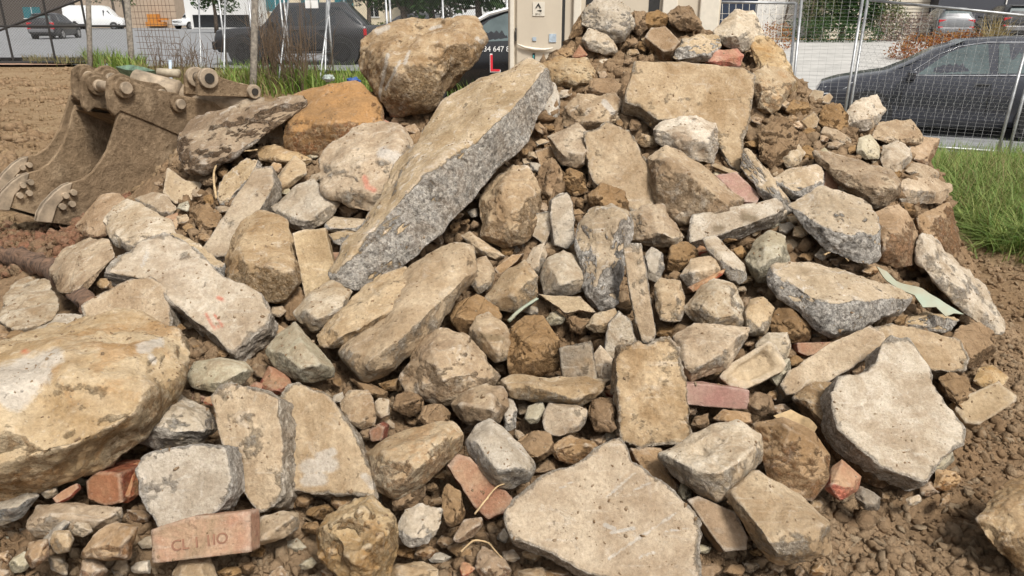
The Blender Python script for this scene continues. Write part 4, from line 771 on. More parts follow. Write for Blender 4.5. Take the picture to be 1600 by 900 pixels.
LIP = [(57,346),(60,332),(68,318),(85,300),(100,289),(112,285),(108,300),(88,322),(80,348)]
def bucket(label, D, ref, shift, width, ear_in=.0, ear_gap=.36, sc=1.0):
    p0, w = bucket_frame((190, 230), 5.5, (-.83, .55)); sh = np.array(shift)
    u = lambda q: PL(q[0], q[1], p0, w)+sh
    base = u((200, 355)); root = empty('excavator_bucket', base, label=label, cat='excavator bucket')
    def part(mb, name, mat, par=root, **k):
        mb.v = [tuple(np.array(v)-base) for v in mb.v]; return mb.build(name, MATS[mat], par, **k)
    for off in (0, width):
        pl = part(MB().prism([u(q)+w*off for q in SIDE], w*.03), 'side_plate', 'bucket_steel', bevel=.006)
        lp = part(MB().prism([u(q)+w*(off-.012) for q in LIP], w*.055), 'side_cutter', 'bucket_worn', bevel=.005)
        for q in ((100, 305), (112, 300), (95, 322), (110, 318)):
            part(MB().disc(u(q)+w*(off-.02), w, .022, .03, 10), 'bolt', 'bucket_worn')
    # curved back and floor between the side plates
    prof = [(187,172),(230,190),(282,212),(302,235),(316,290),(300,348),(200,360),(130,354),(80,347)]
    pin = [(187,180),(228,198),(274,218),(292,240),(304,290),(292,338),(200,350),(130,346),(80,342)]
    m = MB(); n = len(prof)
    v = [u(q)+w*.03 for q in prof]+[u(q)+w*width for q in prof]+[u(q)+w*.03 for q in pin]+[u(q)+w*width for q in pin]
    f = [(i, i+1, n+i+1, n+i) for i in range(n-1)]+[(2*n+i, 3*n+i, 3*n+i+1, 2*n+i+1) for i in range(n-1)]
    m.add(v, f); part(m, 'back_shell', 'bucket_steel')
    for off in (ear_in, ear_in+ear_gap):
        e = part(MB().prism([u(q)+w*(off-.015) for q in EAR], w*.045), 'ear_plate', 'bucket_steel', bevel=.008)
        for c, r in (((190, 137), .075), ((275, 162), .065)):
            part(MB().disc(u(c)+w*(off-.025), w, r, .05, 24), 'pin_boss', 'bucket_steel', bevel=.008)
            part(MB().disc(u(c)+w*(off-.04), w, r*.6, .07, 20), 'pin_end', 'bucket_worn', bevel=.006)
    for c in ((190, 137), (275, 162)):
        part(MB().disc(u(c)+w*(ear_in+ear_gap/2), w, .038, ear_gap, 14), 'hinge_pin', 'bucket_worn', smooth=True)
    part(MB().box(u((215, 170))+w*(ear_in+ear_gap/2), (.10, .10, .12)), 'cross_brace', 'bucket_steel')
    return root
bucket('muddy excavator bucket nearest the heap, two pin ears up', 5.5, None, (0, 0, 0), .62)
bucket('second excavator bucket behind the nearest muddy one', 5.5, None, (-.42, .62, .02), .55, 0, .34)
_p0, _w = bucket_frame((350, 140), 7.2, (-.75, .66))
def wide_bucket():
    u = lambda q: PL(q[0], q[1], _p0, _w); base = u((350, 190)); root = empty('excavator_bucket', base, label='wide mud bucket with a rounded top tube behind the dark muddy slab', cat='excavator bucket')
    def part(mb, name, mat, par=root, **k):
        mb.v = [tuple(np.array(v)-base) for v in mb.v]; return mb.build(name, MATS[mat], par, **k)
    ear = [(309,150),(309,120),(314,110),(323,106),(332,109),(345,121),(375,130),(398,134),(405,142),(404,152)]
    for off in (0, .24):
        part(MB().prism([u(q)+_w*off for q in ear], _w*.05), 'ear_plate', 'bucket_steel', bevel=.008)
        for c, r in (((324, 122), .095), ((395, 143), .07)):
            part(MB().disc(u(c)+_w*(off-.01), _w, r, .06, 24), 'pin_boss', 'bucket_worn', bevel=.008)
            part(MB().disc(u(c)+_w*(off-.035), _w, r*.5, .03, 16), 'pin_hole', 'hollow_dark')
    part(MB().disc(u((324, 122))+_w*.14, _w, .045, .24, 14), 'hinge_pin', 'bucket_worn', smooth=True)
    ax = u((420, 168))-u((290, 145)); ax /= np.linalg.norm(ax)
    part(MB().tube([u((290, 148))+_w*.5, u((412, 168))], .10, 18), 'top_tube', 'bucket_worn', smooth=True)
    part(MB().tube([u((255, 135))+_w*.6, u((300, 150))+_w*.3], .13, 18), 'top_tube', 'bucket_worn', smooth=True)
    sidep = [(290,150),(415,172),(440,210),(430,260),(330,300),(285,290)]
    part(MB().prism([u(q)+_w*.15 for q in sidep], _w*.9), 'bucket_shell', 'bucket_steel', bevel=.03)
wide_bucket()
plain('pale_pipe', (.40, .34, .25), .7, var=.1)
MB().tube([W(247, 113, 8.6), W(280, 115, 8.6)], .05, 14).build('drain_pipe', MATS['pale_pipe'], None, loc=W(247, 113, 8.6), smooth=True, label='short clay drain pipe lying behind the buckets', cat='pipe')
plain('green_cloth', (.14, .22, .16), .9, var=.3, scale=10)
_q = [W(a, b, 9.2) for a, b in ((180, 104), (205, 101), (225, 105), (242, 110), (225, 112), (196, 109))]
MB().prism(_q, (0, .1, -.1)).build('tarpaulin', MATS['green_cloth'], None, loc=_q[0], label='green tarpaulin bunched behind the buckets', cat='tarpaulin')
# ------------------------------------------------------------------ roads
plain('asphalt', (.23, .235, .245), .9, var=.12, scale=3, bump=.1)
plain('driveway_concrete', (.44, .43, .41), .9, var=.08, scale=1.5)
plain('orange_dirt', (.36, .22, .15), 1, var=.2, scale=4)
def strip(name, pts, mat, **k):
    m = MB(); n = len(pts)//2
    m.add(pts, [(i, i+1, n+i+1, n+i) for i in range(n-1)]); return m.build(name, MATS[mat], None, loc=(0, 0, 0), kind='structure', **k)
# left: a street running across behind the yard fence
strip('road', [(-60, 26.5, .03), (-20, 26.5, .03), (1.2, 20, .03), (-120, 140, .03), (-20, 140, .03), (1.2, 140, .03)], 'asphalt')
strip('dirt_track', [(-40, 24.6, .03), (-14.5, 24.6, .03), (-13.2, 25.2, .03), (-40, 29, .03), (-15.5, 29, .03), (-14, 28, .03)], 'orange_dirt')
# right: the street the cars stand on, then the drive that climbs to the house
_xs = np.linspace(2.2, 40, 12)
def street(name, y0, y1, mat, up, n=10, x0=2.2, x1=40):
    xs = np.linspace(x0, x1, 8); ys = np.linspace(y0, y1, n); X, Y = np.meshgrid(xs, ys); V = np.stack([X.ravel(), Y.ravel(), ground_z(X.ravel(), Y.ravel())+up], -1)
    i = (np.arange(7)[None]+8*np.arange(n-1)[:, None]).ravel(); return link(name, np_mesh(name, V, np.stack([i, i+1, i+9, i+8], -1), MATS[mat]), kind='structure')
street('road', 11.2, 20.5, 'asphalt', .06, x0=3.6)
street('kerb', 20.5, 20.8, 'driveway_concrete', .14, 2, 3.6)
street('driveway', 20.8, 44, 'driveway_concrete', .07, 14, 3.6)
# ------------------------------------------------------------------ vehicles
def paint(name, col, rough=.25, metal=.3):
    m, n, l, b = nt_new(name); b.inputs['Base Color'].default_value = (*col, 1); b.inputs['Roughness'].default_value = rough; b.inputs['Metallic'].default_value = metal
    b.inputs['Coat Weight'].default_value = .6; b.inputs['Coat Roughness'].default_value = .08
    tc = n.new('ShaderNodeTexCoord'); f = noise_node(n, l, tc.outputs['Object'], 3, 4, .6); l.new(ramp(n, l, f, .3, .7, (rough*.8,)*3+(1,), (rough*1.4,)*3+(1,)), b.inputs['Roughness'])
    MATS[name] = m
paint('paint_slate', (.045, .048, .062)); paint('paint_black', (.012, .013, .016)); paint('paint_white', (.78, .79, .80), .3, 0); paint('paint_silver', (.20, .205, .215), .35, .4); paint('paint_graphite', (.02, .02, .023), .45, .1)
plain('car_glass', (.10, .13, .135), .12, 0, .1, 4, spec=.4); plain('dark_glass', (.012, .015, .018), .08, 0, .1, 3, spec=.9)
plain('rubber', (.02, .02, .021), .85); plain('rim_metal', (.30, .30, .31), .35, .8); plain('rim_black', (.03, .03, .032), .4, .5); plain('chrome', (.75, .75, .76), .12, 1, .03)
plain('red_lamp', (.45, .02, .025), .25, 0, .1); plain('clear_lamp', (.75, .77, .80), .1, .3, .1); plain('black_trim', (.02, .02, .022), .55); plain('number_plate', (.7, .7, .66), .5)
plain('white_print', (.85, .85, .85), .5, var=.02); plain('red_print', (.70, .03, .05), .45, var=.02)
def car(label, name, cat, loc, rz, L, Wd, stations, side_windows, body, glass, wheels, wr, rim='rim_metal', extra=None):
    """stations: x, z_sill, z_belt, z_top, half width, half width at top (x from the nose backwards); built nose towards -x"""
    root = empty(name, loc, rz, label=label, cat=cat); st = np.array(stations, float); xs_ = np.unique(np.concatenate([st[:, 0], np.linspace(st[0, 0], st[-1, 0], 48)])); st = np.stack([xs_]+[np.interp(xs_, st[:, 0], st[:, q]) for q in range(1, 6)], -1); m = MB(); V = []; k = 13
    def sect(s):
        x, zb, zm, zt, w, wt = s; cr = min(.06, (zt-zm)*.25+.015)
        half = [(w*.86, zb), (w*.97, zb+.10), (w, zb+.28), (w*.995, zm-.10), (w*.965, zm), (wt, zt-cr), (wt*.80, zt)]
        return [(x, -y, z) for y, z in half]+[(x, y, z) for y, z in half[::-1][0:]]
    for s in st: V += sect(s)
    k = 14; f = []
    for i in range(len(st)-1):
        for j in range(k-1): f.append((i*k+j, i*k+j+1, (i+1)*k+j+1, (i+1)*k+j))
        f.append((i*k+k-1, i*k, (i+1)*k, (i+1)*k+k-1))
    f += [tuple(range(k)), tuple((len(st)-1)*k+j for j in range(k))]
    b = m.add(V, f).build('body', MATS[body], root, bevel=0, smooth=True)
    es = b.modifiers.new('edges', 'EDGE_SPLIT'); es.split_angle = R_(32)
    def yat(x, z, sgn):
        s = [np.interp(x, st[:, 0], st[:, c]) for c in range(1, 6)]; zb, zm, zt, w, wt = s; cr = min(.06, (zt-zm)*.25+.015)
        return sgn*np.interp(z, [zb, zb+.1, zb+.28, zm-.1, zm, zt-cr], [w*.86, w*.97, w, w*.995, w*.965, wt])
    def panel(poly, nm, mat, off=.008, sides=(-1, 1), par=root):
        for sg in sides:
            mm = MB(); pts = [np.array([x, yat(x, z, sg)+sg*off, z]) for x, z in poly]; mm.prism(pts, (0, -sg*.012, 0)); mm.build(nm, MATS[mat], par)
    for wpoly, trim in side_windows:
        panel(wpoly, 'side_window', glass)
        if trim:
            for sg in (-1, 1):
                pts = [(x, yat(x, z, sg)+sg*.014, z) for x, z in trim]; MB().tube(pts, .006, 6).build('window_trim', MATS['chrome'], root)
    for x in wheels:
        for sg in (-1, 1):
            y = sg*(np.interp(x, st[:, 0], st[:, 4])-.09)
            a = MB().disc((x, sg*(np.interp(x, st[:, 0], st[:, 4])-.05), wr*1.02), (0, 1, 0), wr*1.18, .125, 30); a.build('wheel_arch', MATS['black_trim'], root)
            wl_ = MB().disc((x, y, wr), (0, 1, 0), wr, .24, 30).build('wheel', MATS['rubber'], root, bevel=.02)
            MB().disc((x, y+sg*.115, wr), (0, 1, 0), wr*.66, .04, 24).build('rim', MATS[rim], wl_, bevel=.01)
            for q in range(5):
                an = q*2*math.pi/5; c = np.array([x+math.cos(an)*wr*.36, y+sg*.137, wr+math.sin(an)*wr*.36]); M_ = [[math.cos(an), 0, -math.sin(an)], [0, 1, 0], [math.sin(an), 0, math.cos(an)]]
                MB().box(c, (wr*.5, .012, wr*.14), M_).build('spoke', MATS['chrome' if rim == 'rim_metal' else 'rubber'], wl_)
    if extra: extra(root, panel, yat, st)
    return root
def bx(root, nm, mat, c, d, bevel=.01): return MB().box(c, d).build(nm, MATS[mat], root, bevel=bevel)
# dark slate estate-SUV parked on the street behind the right fence (nose to the left, back of it out of view)
SUV = [(0, .42, .66, .70, .62, .5), (.08, .30, .72, .84, .80, .68), (.35, .24, .80, .93, .89, .76), (.8, .22, .90, 1.02, .92, .80), (1.15, .22, .97, 1.08, .93, .80), (1.45, .22, 1.0, 1.22, .93, .74), (1.9, .22, 1.02, 1.48, .93, .68), (2.35, .22, 1.03, 1.63, .93, .65), (3.0, .22, 1.05, 1.68, .93, .66), (3.8, .22, 1.08, 1.66, .92, .64), (4.25, .26, 1.12, 1.56, .90, .62), (4.5, .34, 1.10, 1.22, .86, .66), (4.58, .40, .9, 1.0, .80, .6)]
def suv_extra(root, panel, yat, st):
    for sg in (-1, 1):
        mr = bx(root, 'side_mirror', 'paint_slate', (1.52, sg*1.02, 1.06), (.14, .22, .16), .04); bx(mr, 'mirror_foot', 'black_trim', (1.54, sg*.94, 1.0), (.10, .14, .06), .02)
        for x in (2.62, 3.62): bx(root, 'door_handle', 'black_trim', (x, sg*(abs(yat(x, .92, 1))+.02), .92), (.20, .03, .035), .01)
        for x0 in (1.42, 2.75, 3.75):
            MB().tube([(x0, yat(x0, z, sg)+sg*.002, z) for z in (.3, .5, .7, .95)], .006, 4).build('door_gap', MATS['black_trim'], root)
    panel([(.10, .66), (.16, .80), (.62, .90), (.52, .80), (.22, .68)], 'headlight', 'clear_lamp')
    panel([(.9, .24), (3.9, .24), (3.9, .36), (.9, .36)], 'sill_trim', 'black_trim')
    MB().add([(1.22, -.70, 1.09), (1.22, .70, 1.09), (2.28, .58, 1.625), (2.28, -.58, 1.625)], [(0, 1, 2, 3)]).build('windscreen', MATS['car_glass'], root)
    MB().disc((2.05, -.62, 1.02), (.5, 0, .8), .19, .03, 20).build('steering_wheel', MATS['black_trim'], root)
_pa = W(1272, 135, 13.6); _za = -.52
def yaw(p, q): return math.atan2(q[1]-p[1], q[0]-p[0])
_front = np.array([5.55, 13.9]); _dir = np.array([.925, -.38]); _nrm = np.array([.38, .925])
_c = _front+_nrm*.9
car('dark slate SUV parked behind the mesh fence at right', 'parked_car', 'car', (_c[0], _c[1], _za), math.atan2(_dir[1], _dir[0]), 4.6, 1.85, SUV,
    [([(1.62, 1.06), (1.78, 1.20), (2.05, 1.42), (2.35, 1.545), (2.62, 1.575), (2.70, 1.10)], [(1.46, 1.05), (1.62, 1.17), (1.9, 1.385), (2.2, 1.53), (2.6, 1.60), (3.4, 1.61), (4.0, 1.52)]),
     ([(2.82, 1.11), (2.78, 1.575), (3.5, 1.575), (3.66, 1.13)], [(1.46, 1.045), (2.2, 1.06), (3.0, 1.085), (4.0, 1.12)]), ([(3.76, 1.14), (3.64, 1.56), (3.95, 1.5), (4.12, 1.2)], None)],
    'paint_slate', 'car_glass', (.92, 3.6), .35, extra=suv_extra)
# white car whose roof shows behind it
car('white hatchback half hidden behind the dark slate SUV', 'parked_car', 'car', (9.1, 15.9, -.5), math.atan2(-.38, .925), 4.2, 1.75, SUV,
    [([(1.62, 1.06), (2.05, 1.42), (2.35, 1.545), (2.62, 1.575), (2.70, 1.10)], None), ([(2.82, 1.11), (2.78, 1.575), (3.5, 1.575), (3.66, 1.13)], None)], 'paint_white', 'dark_glass', (.92, 3.6), .33)
def rear(root, lamp_z, w, xr, plate=True):
    for sg in (-1, 1):
        bx(root, 'tail_lamp', 'red_lamp', (xr, sg*w*.72, lamp_z), (.16, w*.42, .15), .02)
        bx(root, 'tail_lamp', 'red_lamp', (xr+.05, sg*w*.80, lamp_z-.30), (.12, w*.25, .09), .02)
    bx(root, 'rear_bumper', 'rim_metal', (xr+.06, 0, lamp_z-.42), (.16, w*1.7, .22), .03)
    if plate: bx(root, 'number_plate', 'number_plate', (xr+.06, 0, lamp_z-.12), (.05, .42, .12), .004)
def suv_rear(root, panel, yat, st):
    rear(root, 1.0, .9, 4.48)
    MB().add([(4.31, -.56, 1.52), (4.31, .56, 1.52), (4.50, .66, 1.16), (4.50, -.66, 1.16)], [(0, 1, 2, 3)]).build('rear_window', MATS['car_glass'], root)
    bx(root, 'roof_spoiler', 'paint_graphite', (4.28, 0, 1.60), (.22, 1.15, .05), .02)
    for sg in (-1, 1): bx(root, 'side_mirror', 'black_trim', (1.55, sg*1.02, 1.08), (.14, .2, .15), .04)
def bz(px, py, D): p = W(px, py, D); return p
_p = bz(1486, 62, 38); _d = W(1486, 62, 38)-CAM
car('silver SUV seen from behind on the driveway', 'parked_car', 'car', (_p[0]+1.2, _p[1]+4.3, _p[2]-.1), math.atan2(-.97, -.25), 4.6, 1.85, SUV, [([(1.62, 1.06), (2.05, 1.42), (2.35, 1.545), (2.62, 1.575), (2.70, 1.10)], None), ([(2.82, 1.11), (2.78, 1.575), (3.5, 1.575), (3.66, 1.13)], None)], 'paint_silver', 'dark_glass', (.92, 3.6), .34, extra=suv_rear)
_p = bz(1590, 62, 36)
car('dark hatch with red tail lamp by the dark garage', 'parked_car', 'car', (_p[0]+1.2, _p[1]+4.4, _p[2]-.05), math.atan2(-.97, -.25), 4.4, 1.8, SUV, [([(2.82, 1.11), (2.78, 1.575), (3.5, 1.575), (3.66, 1.13)], None)], 'paint_graphite', 'dark_glass', (.92, 3.6), .34, extra=suv_rear)
# dark canopy pickup left, broadside behind the chain-link fence, tail to the right
PICK = [(0, .5, .85, .95, .78, .7), (.1, .42, .95, 1.08, .92, .82), (.6, .40, 1.05, 1.14, .96, .86), (1.50, .40, 1.14, 1.2, .97, .86), (1.52, .40, 1.15, 1.21, .97, .85), (2.02, .40, 1.18, 1.84, .97, .74), (2.06, .40, 1.18, 1.88, .97, .74), (4.05, .40, 1.18, 1.90, .97, .74), (4.1, .40, 1.18, 1.88, .97, .74), (4.72, .45, 1.18, 1.25, .96, .86), (4.76, .45, 1.18, 1.22, .95, .86), (5.2, .48, 1.14, 1.2, .94, .86), (5.3, .55, 1.0, 1.1, .9, .8)]
def pick_extra(root, panel, yat, st):
    for sg in (-1, 1):
        for z in (1.02, .78): bx(root, 'tail_lamp', 'red_lamp', (4.72, sg*.965, z), (.10, .04, .20), .01)
        bx(root, 'side_mirror', 'black_trim', (1.85, sg*1.1, 1.25), (.16, .24, .2), .04)
        for x0 in (1.75, 2.75, 3.55): MB().tube([(x0, yat(x0, z, sg)+sg*.003, z) for z in (.45, .7, 1.0, 1.15)], .008, 4).build('door_gap', MATS['black_trim'], root)
        for x in (2.55, 3.4): bx(root, 'door_handle', 'black_trim', (x, sg*.99, 1.08), (.2, .03, .04), .01)
    bx(root, 'step_bar', 'black_trim', (2.6, -.98, .42), (2.2, .14, .07), .02)
    bx(root, 'front_bumper', 'black_trim', (.02, 0, .62), (.2, 1.7, .25), .04)
_p = G(352, 101)
car('dark grey canopy pickup behind the chain-link fence', 'parked_pickup', 'pickup', (_p[0], _p[1], 0), .06, 5.3, 1.95, PICK,
    [([(1.95, 1.22), (2.2, 1.74), (2.72, 1.78), (2.72, 1.22)], None), ([(2.82, 1.22), (2.82, 1.78), (3.5, 1.77), (3.5, 1.22)], None), ([(3.6, 1.22), (3.6, 1.77), (3.95, 1.76), (4.3, 1.6), (4.62, 1.24)], None)],
    'paint_graphite', 'dark_glass', (.95, 3.95), .44, 'rim_black', extra=pick_extra)
_p = G(580, 70)
car('dark sedan parked beyond the pickup', 'parked_car', 'car', (_p[0]-.3, _p[1], 0), .05, 4.5, 1.8, SUV, [([(1.62, 1.06), (2.05, 1.42), (2.35, 1.545), (2.62, 1.575), (2.70, 1.10)], None), ([(2.82, 1.11), (2.78, 1.575), (3.5, 1.575), (3.66, 1.13)], None)], 'paint_graphite', 'dark_glass', (.92, 3.6), .34)
# black lettered car between the big boulder and the cabinet (nose left)
_p = G(722, 118)
LET = car('black car with a white phone number and big red letter L', 'parked_car', 'car', (-2.42, 14.6, 0), -.05, 4.6, 1.85, SUV, [([(1.62, 1.06), (1.78, 1.20), (2.05, 1.42), (2.35, 1.545), (2.62, 1.575), (2.70, 1.10)], None), ([(2.82, 1.11), (2.78, 1.575), (3.5, 1.575), (3.66, 1.13)], None)], 'paint_black', 'car_glass', (.92, 3.6), .35)
def on_car(txt, size, x, z, mat, dx=1.0):
    me = text_mesh(txt, size, .004); ex = Vector((1, 0, 0)); M = Matrix((Vector((1, 0, 0)), Vector((0, 0, 1)), Vector((0, -1, 0)))).transposed().to_4x4(); M.translation = (x, -.945, z); me.transform(M)
    me.materials.clear(); me.materials.append(MATS[mat]); o = link('lettering', me, LET); o['kind'] = 'stuff'; return o
on_car('434 647 86', .13, 2.2, .95, 'white_print'); on_car('L', .46, 2.16, .70, 'white_print'); _l = on_car('L', .41, 2.16, .70, 'red_print'); _l.location = (0, -.006, 0); on_car('LEVIT', .10, 2.2, .48, 'white_print')
MB().tube([(1.22, -.80, 1.05), (1.62, -.74, 1.30), (2.05, -.70, 1.53), (2.5, -.68, 1.64)], .035, 6).build('roof_trim', MATS['paint_white'], LET)
# white van, ute and cars on the far street
VAN = [(0, .4, .9, 1.0, .8, .7), (.12, .35, 1.05, 1.2, .95, .8), (.9, .35, 1.3, 1.45, .98, .8), (1.3, .35, 1.4, 2.0, .98, .8), (1.75, .35, 1.45, 2.5, .98, .8), (2.3, .35, 1.45, 2.62, .98, .82), (6.2, .35, 1.45, 2.62, .98, .82), (6.35, .4, 1.4, 2.55, .95, .8)]
_p = G(198, 46)
car('white high-roof panel van on the far street', 'parked_van', 'van', (_p[0], _p[1], 0), math.pi+.12, 6.3, 1.95, VAN, [([(1.05, 1.5), (1.45, 2.05), (2.0, 2.1), (2.0, 1.5)], None)], 'paint_white', 'dark_glass', (1.0, 5.2), .38,
    extra=lambda r, p, y, s: p([(.3, .45), (6.2, .45), (6.2, .62), (.3, .62)], 'rub_strip', 'black_trim'))
_p = G(270, 46)
car('white ute facing the yard on the far street', 'parked_pickup', 'pickup', (_p[0]+.6, _p[1], 0), 1.15, 5.0, 1.85, PICK, [([(1.95, 1.22), (2.2, 1.74), (2.72, 1.78), (2.72, 1.22)], None), ([(2.82, 1.22), (2.82, 1.78), (3.5, 1.77), (3.5, 1.22)], None)], 'paint_white', 'dark_glass', (.95, 3.95), .40,
    extra=lambda r, p, y, s: (bx(r, 'grille', 'black_trim', (.04, 0, .85), (.08, 1.2, .25)), MB().add([(1.52, -.70, 1.33), (1.52, .70, 1.33), (2.06, .62, 1.80), (2.06, -.62, 1.80)], [(0, 1, 2, 3)]).build('windscreen', MATS['dark_glass'], r), [bx(r, 'headlight', 'clear_lamp', (.05, sg*.68, .9), (.1, .3, .18)) for sg in (-1, 1)]))
_p = G(66, 62)
car('dark car with red tail lamps behind the black gate', 'parked_car', 'car', (_p[0]-.5, _p[1]+4.3, 0), math.atan2(-.98, .15), 4.6, 1.85, SUV, [([(2.82, 1.11), (2.78, 1.575), (3.5, 1.575), (3.66, 1.13)], None)], 'paint_graphite', 'dark_glass', (.92, 3.6), .34, extra=suv_rear)
plain('machine_orange', (.55, .22, .04), .6)
_p = G(243, 44); _r = empty('small_loader', _p, label='orange machine parked by the far brown building', cat='machine')
bx(_r, 'cab', 'machine_orange', (0, 0, 1.2), (1.2, 1.2, 1.0)); bx(_r, 'chassis', 'machine_orange', (.2, 0, .5), (2.2, 1.3, .5)); bx(_r, 'boom', 'machine_orange', (1.1, 0, 1.1), (1.4, .25, .25))
# ------------------------------------------------------------------ beige cabinet behind the heap
plain('cabinet_beige', (.56, .49, .39), .55, var=.03, scale=3); plain('cabinet_pale', (.68, .63, .54), .5, var=.03); plain('sticker_blue', (.42, .50, .58), .5); plain('ink', (.02, .02, .02), .6); plain('teal', (.05, .30, .30), .5)
CB = empty('site_cabinet', (G(950, 60)[0]*0+.0, 8.6, 0), label='beige moulded site cabinet standing behind the heap', cat='cabinet'); CD = 8.6
def cbp(px, py, off=0.): return PL(px, py, (0, CD-off, 0), (0, -1, 0))-np.array([0, CD, 0])
def cpanel(x0, x1, y0, y1, depth, nm, mat, off=.0, bevel=.012):
    a = cbp(x0, y0, off); b = cbp(x1, y1, off); c = (a+b)/2; c[1] = -off+depth/2
    return MB().box(c, (abs(b[0]-a[0]), depth, abs(b[2]-a[2]))).build(nm, MATS[mat], CB, bevel=bevel)
cpanel(794, 1108, -60, 215, 2.2, 'body', 'cabinet_beige')
_d = cpanel(807, 875, -55, 170, .04, 'door', 'cabinet_beige', .032)
cpanel(796, 803, -60, 200, .05, 'corner_post', 'cabinet_pale', .04); cpanel(1100, 1107.5, -60, 200, .05, 'corner_post', 'cabinet_pale', .04)
cpanel(876.5, 879, -58, 190, .03, 'door_gap', 'ink', .012, 0)
cpanel(898, 903, -60, 190, .05, 'downpipe', 'cabinet_pale', .05); cpanel(1040, 1046, -60, 190, .05, 'downpipe', 'cabinet_pale', .05); cpanel(918, 920, -60, 190, .02, 'panel_joint', 'ink', .008, 0); cpanel(1018, 1019, -60, 190, .02, 'panel_joint', 'ink', .006, 0)
cpanel(805, 807, 44, 64, .03, 'hinge', 'ink', .05, .002); cpanel(832, 838, 58, 64, .01, 'sticker', 'sticker_blue', .042, 0); cpanel(858, 869, 53, 66, .01, 'sticker', 'sticker_blue', .042, 0)
MB().tube([cbp(808, 69, .06), cbp(820, 74, .06), cbp(836, 77, .06), cbp(852, 77.5, .06), cbp(864, 75, .06)], [.008, .014, .018, .014, .006], 8).build('moulded_rail', MATS['cabinet_pale'], CB, smooth=True)
cpanel(832, 836, 83, 97, .02, 'latch_recess', 'ink', .04, .006); cpanel(832.5, 834.5, 86, 96, .02, 'latch', 'teal', .052, .002)
_s = cpanel(832.5, 851, 3, 25, .006, 'sign', 'cabinet_pale', .04, 0)
def cpoly(pts, nm, mat, off): MB().prism([cbp(a, b, off) for a, b in pts], (0, .004, 0)).build(nm, MATS[mat], CB)
cpoly([(836.5, 12), (841.5, 4.5), (845.5, 12.3), (843.6, 12.8), (841.2, 8.2), (838.6, 12.4)], 'logo_peak', 'ink', .046); cpoly([(839, 16), (843, 15.6), (846.5, 15.5), (846, 18.6), (843, 17.2)], 'logo_swoosh', 'ink', .046)
_t = text_mesh('AM 1 2 1', .018, .002); _M = Matrix((Vector((1, 0, 0)), Vector((0, 0, 1)), Vector((0, -1, 0)))).transposed().to_4x4(); _M.translation = Vector(cbp(841.5, 21.3, .047)); _t.transform(_M); _t.materials.append(MATS['ink']); link('sign_lettering', _t, CB, kind='stuff')
# ------------------------------------------------------------------ fences
plain('galvanised', (.42, .43, .44), .45, .6, .15, 10); plain('wire', (.26, .26, .26), .5, .3, .1); plain('black_steel', (.025, .023, .022), .6); plain('rust_wire', (.13, .085, .06), .9); plain('weathered_wood', (.19, .165, .135), .95, var=.25, scale=14, bump=.4); plain('white_board', (.78, .78, .77), .6, var=.03)
def lerp(a, b, t): return np.asarray(a)+(np.asarray(b)-np.asarray(a))*t
def mesh_part(root, base, A, B, C_, Dd, du, dv, r, name, mat, diag=False):
    """wires over the quad A,B (bottom) D,C (top)"""
    m = MB(); A, B, C_, Dd = (np.asarray(p)-base for p in (A, B, C_, Dd)); L = np.linalg.norm(B-A); Hh = np.linalg.norm(Dd-A)
    q = lambda u, v: lerp(lerp(A, B, u), lerp(Dd, C_, u), v)
    if not diag:
        for i in range(1, int(L/du)): m.tube([q(i*du/L, 0), q(i*du/L, 1)], r, 3, False)
        for i in range(1, int(Hh/dv)): m.tube([q(0, i*dv/Hh), q(1, i*dv/Hh)], r, 3, False)
    else:
        k = -Hh
        while k < L:
            for s in (0, 1):
                u0, v0, u1, v1 = k, 0., k+Hh, Hh
                if u0 < 0: v0 = -u0; u0 = 0.
                if u1 > L: v1 = Hh-(u1-L); u1 = L
                if v1 > v0+.02:
                    if s: m.tube([q(1-u0/L, v0/Hh), q(1-u1/L, v1/Hh)], r, 3, False)
                    else: m.tube([q(u0/L, v0/Hh), q(u1/L, v1/Hh)], r, 3, False)
            k += du
    return m.build(name, MATS[mat], root, kind='stuff')
def fence_panel(label, A, B, C_, Dd, r=.019, mat='galvanised', mids=(), mesh=(.075, .15, .0015, 'wire', False), rails=True, name='mesh_fence'):
    A, B, C_, Dd = map(np.asarray, (A, B, C_, Dd)); root = empty(name, A, label=label, cat='fence')
    def bar(p, q, nm): MB().tube([p-A, q-A], r, 10).build(nm, MATS[mat], root, smooth=True)
    bar(A, Dd, 'post'); bar(B, C_, 'post'); bar(Dd, C_, 'rail')
    if rails: bar(lerp(A, Dd, .06), lerp(B, C_, .06), 'rail')
    for t in mids: bar(lerp(A, B, t), lerp(Dd, C_, t), 'post')
    if mesh: mesh_part(root, A, A, B, C_, Dd, mesh[0], mesh[1], mesh[2], 'wire_mesh', mesh[3], mesh[4])
    return root
# right-hand temporary panels
def fp(px, py, D): return W(px, py, D)
FR = fence_panel('galvanised mesh fence panel in front of the dark slate SUV', fp(1318, 235, 10.9), fp(1556, 250, 9.7), fp(1616, 26, 9.7), fp(1356, 0, 10.9), .02, mesh=(.1, .055, .0015, 'wire', False))
hx = MB(); _base = fp(1318, 235, 10.9)
_q = lambda u, v: lerp(lerp(fp(1330, 175, 10.88), fp(1570, 190, 9.68), u), lerp(fp(1348, 25, 10.88), fp(1608, 48, 9.68), u), v)-_base-np.array([0, .02, 0])
for i in range(24):
    for j in range(14):
        u, v = (i+(j % 2)*.5)/24, j/14; a = .5/24; h = .333/14
        hx.tube([_q(u, v), _q(u, v+h)], .0014, 3, False); hx.tube([_q(u, v+h), _q(u+a, v+3*h)], .0014, 3, False); hx.tube([_q(u, v+h), _q(u-a, v+3*h)], .0014, 3, False)
hx.build('hexagonal_wire', MATS['wire'], FR, kind='stuff')
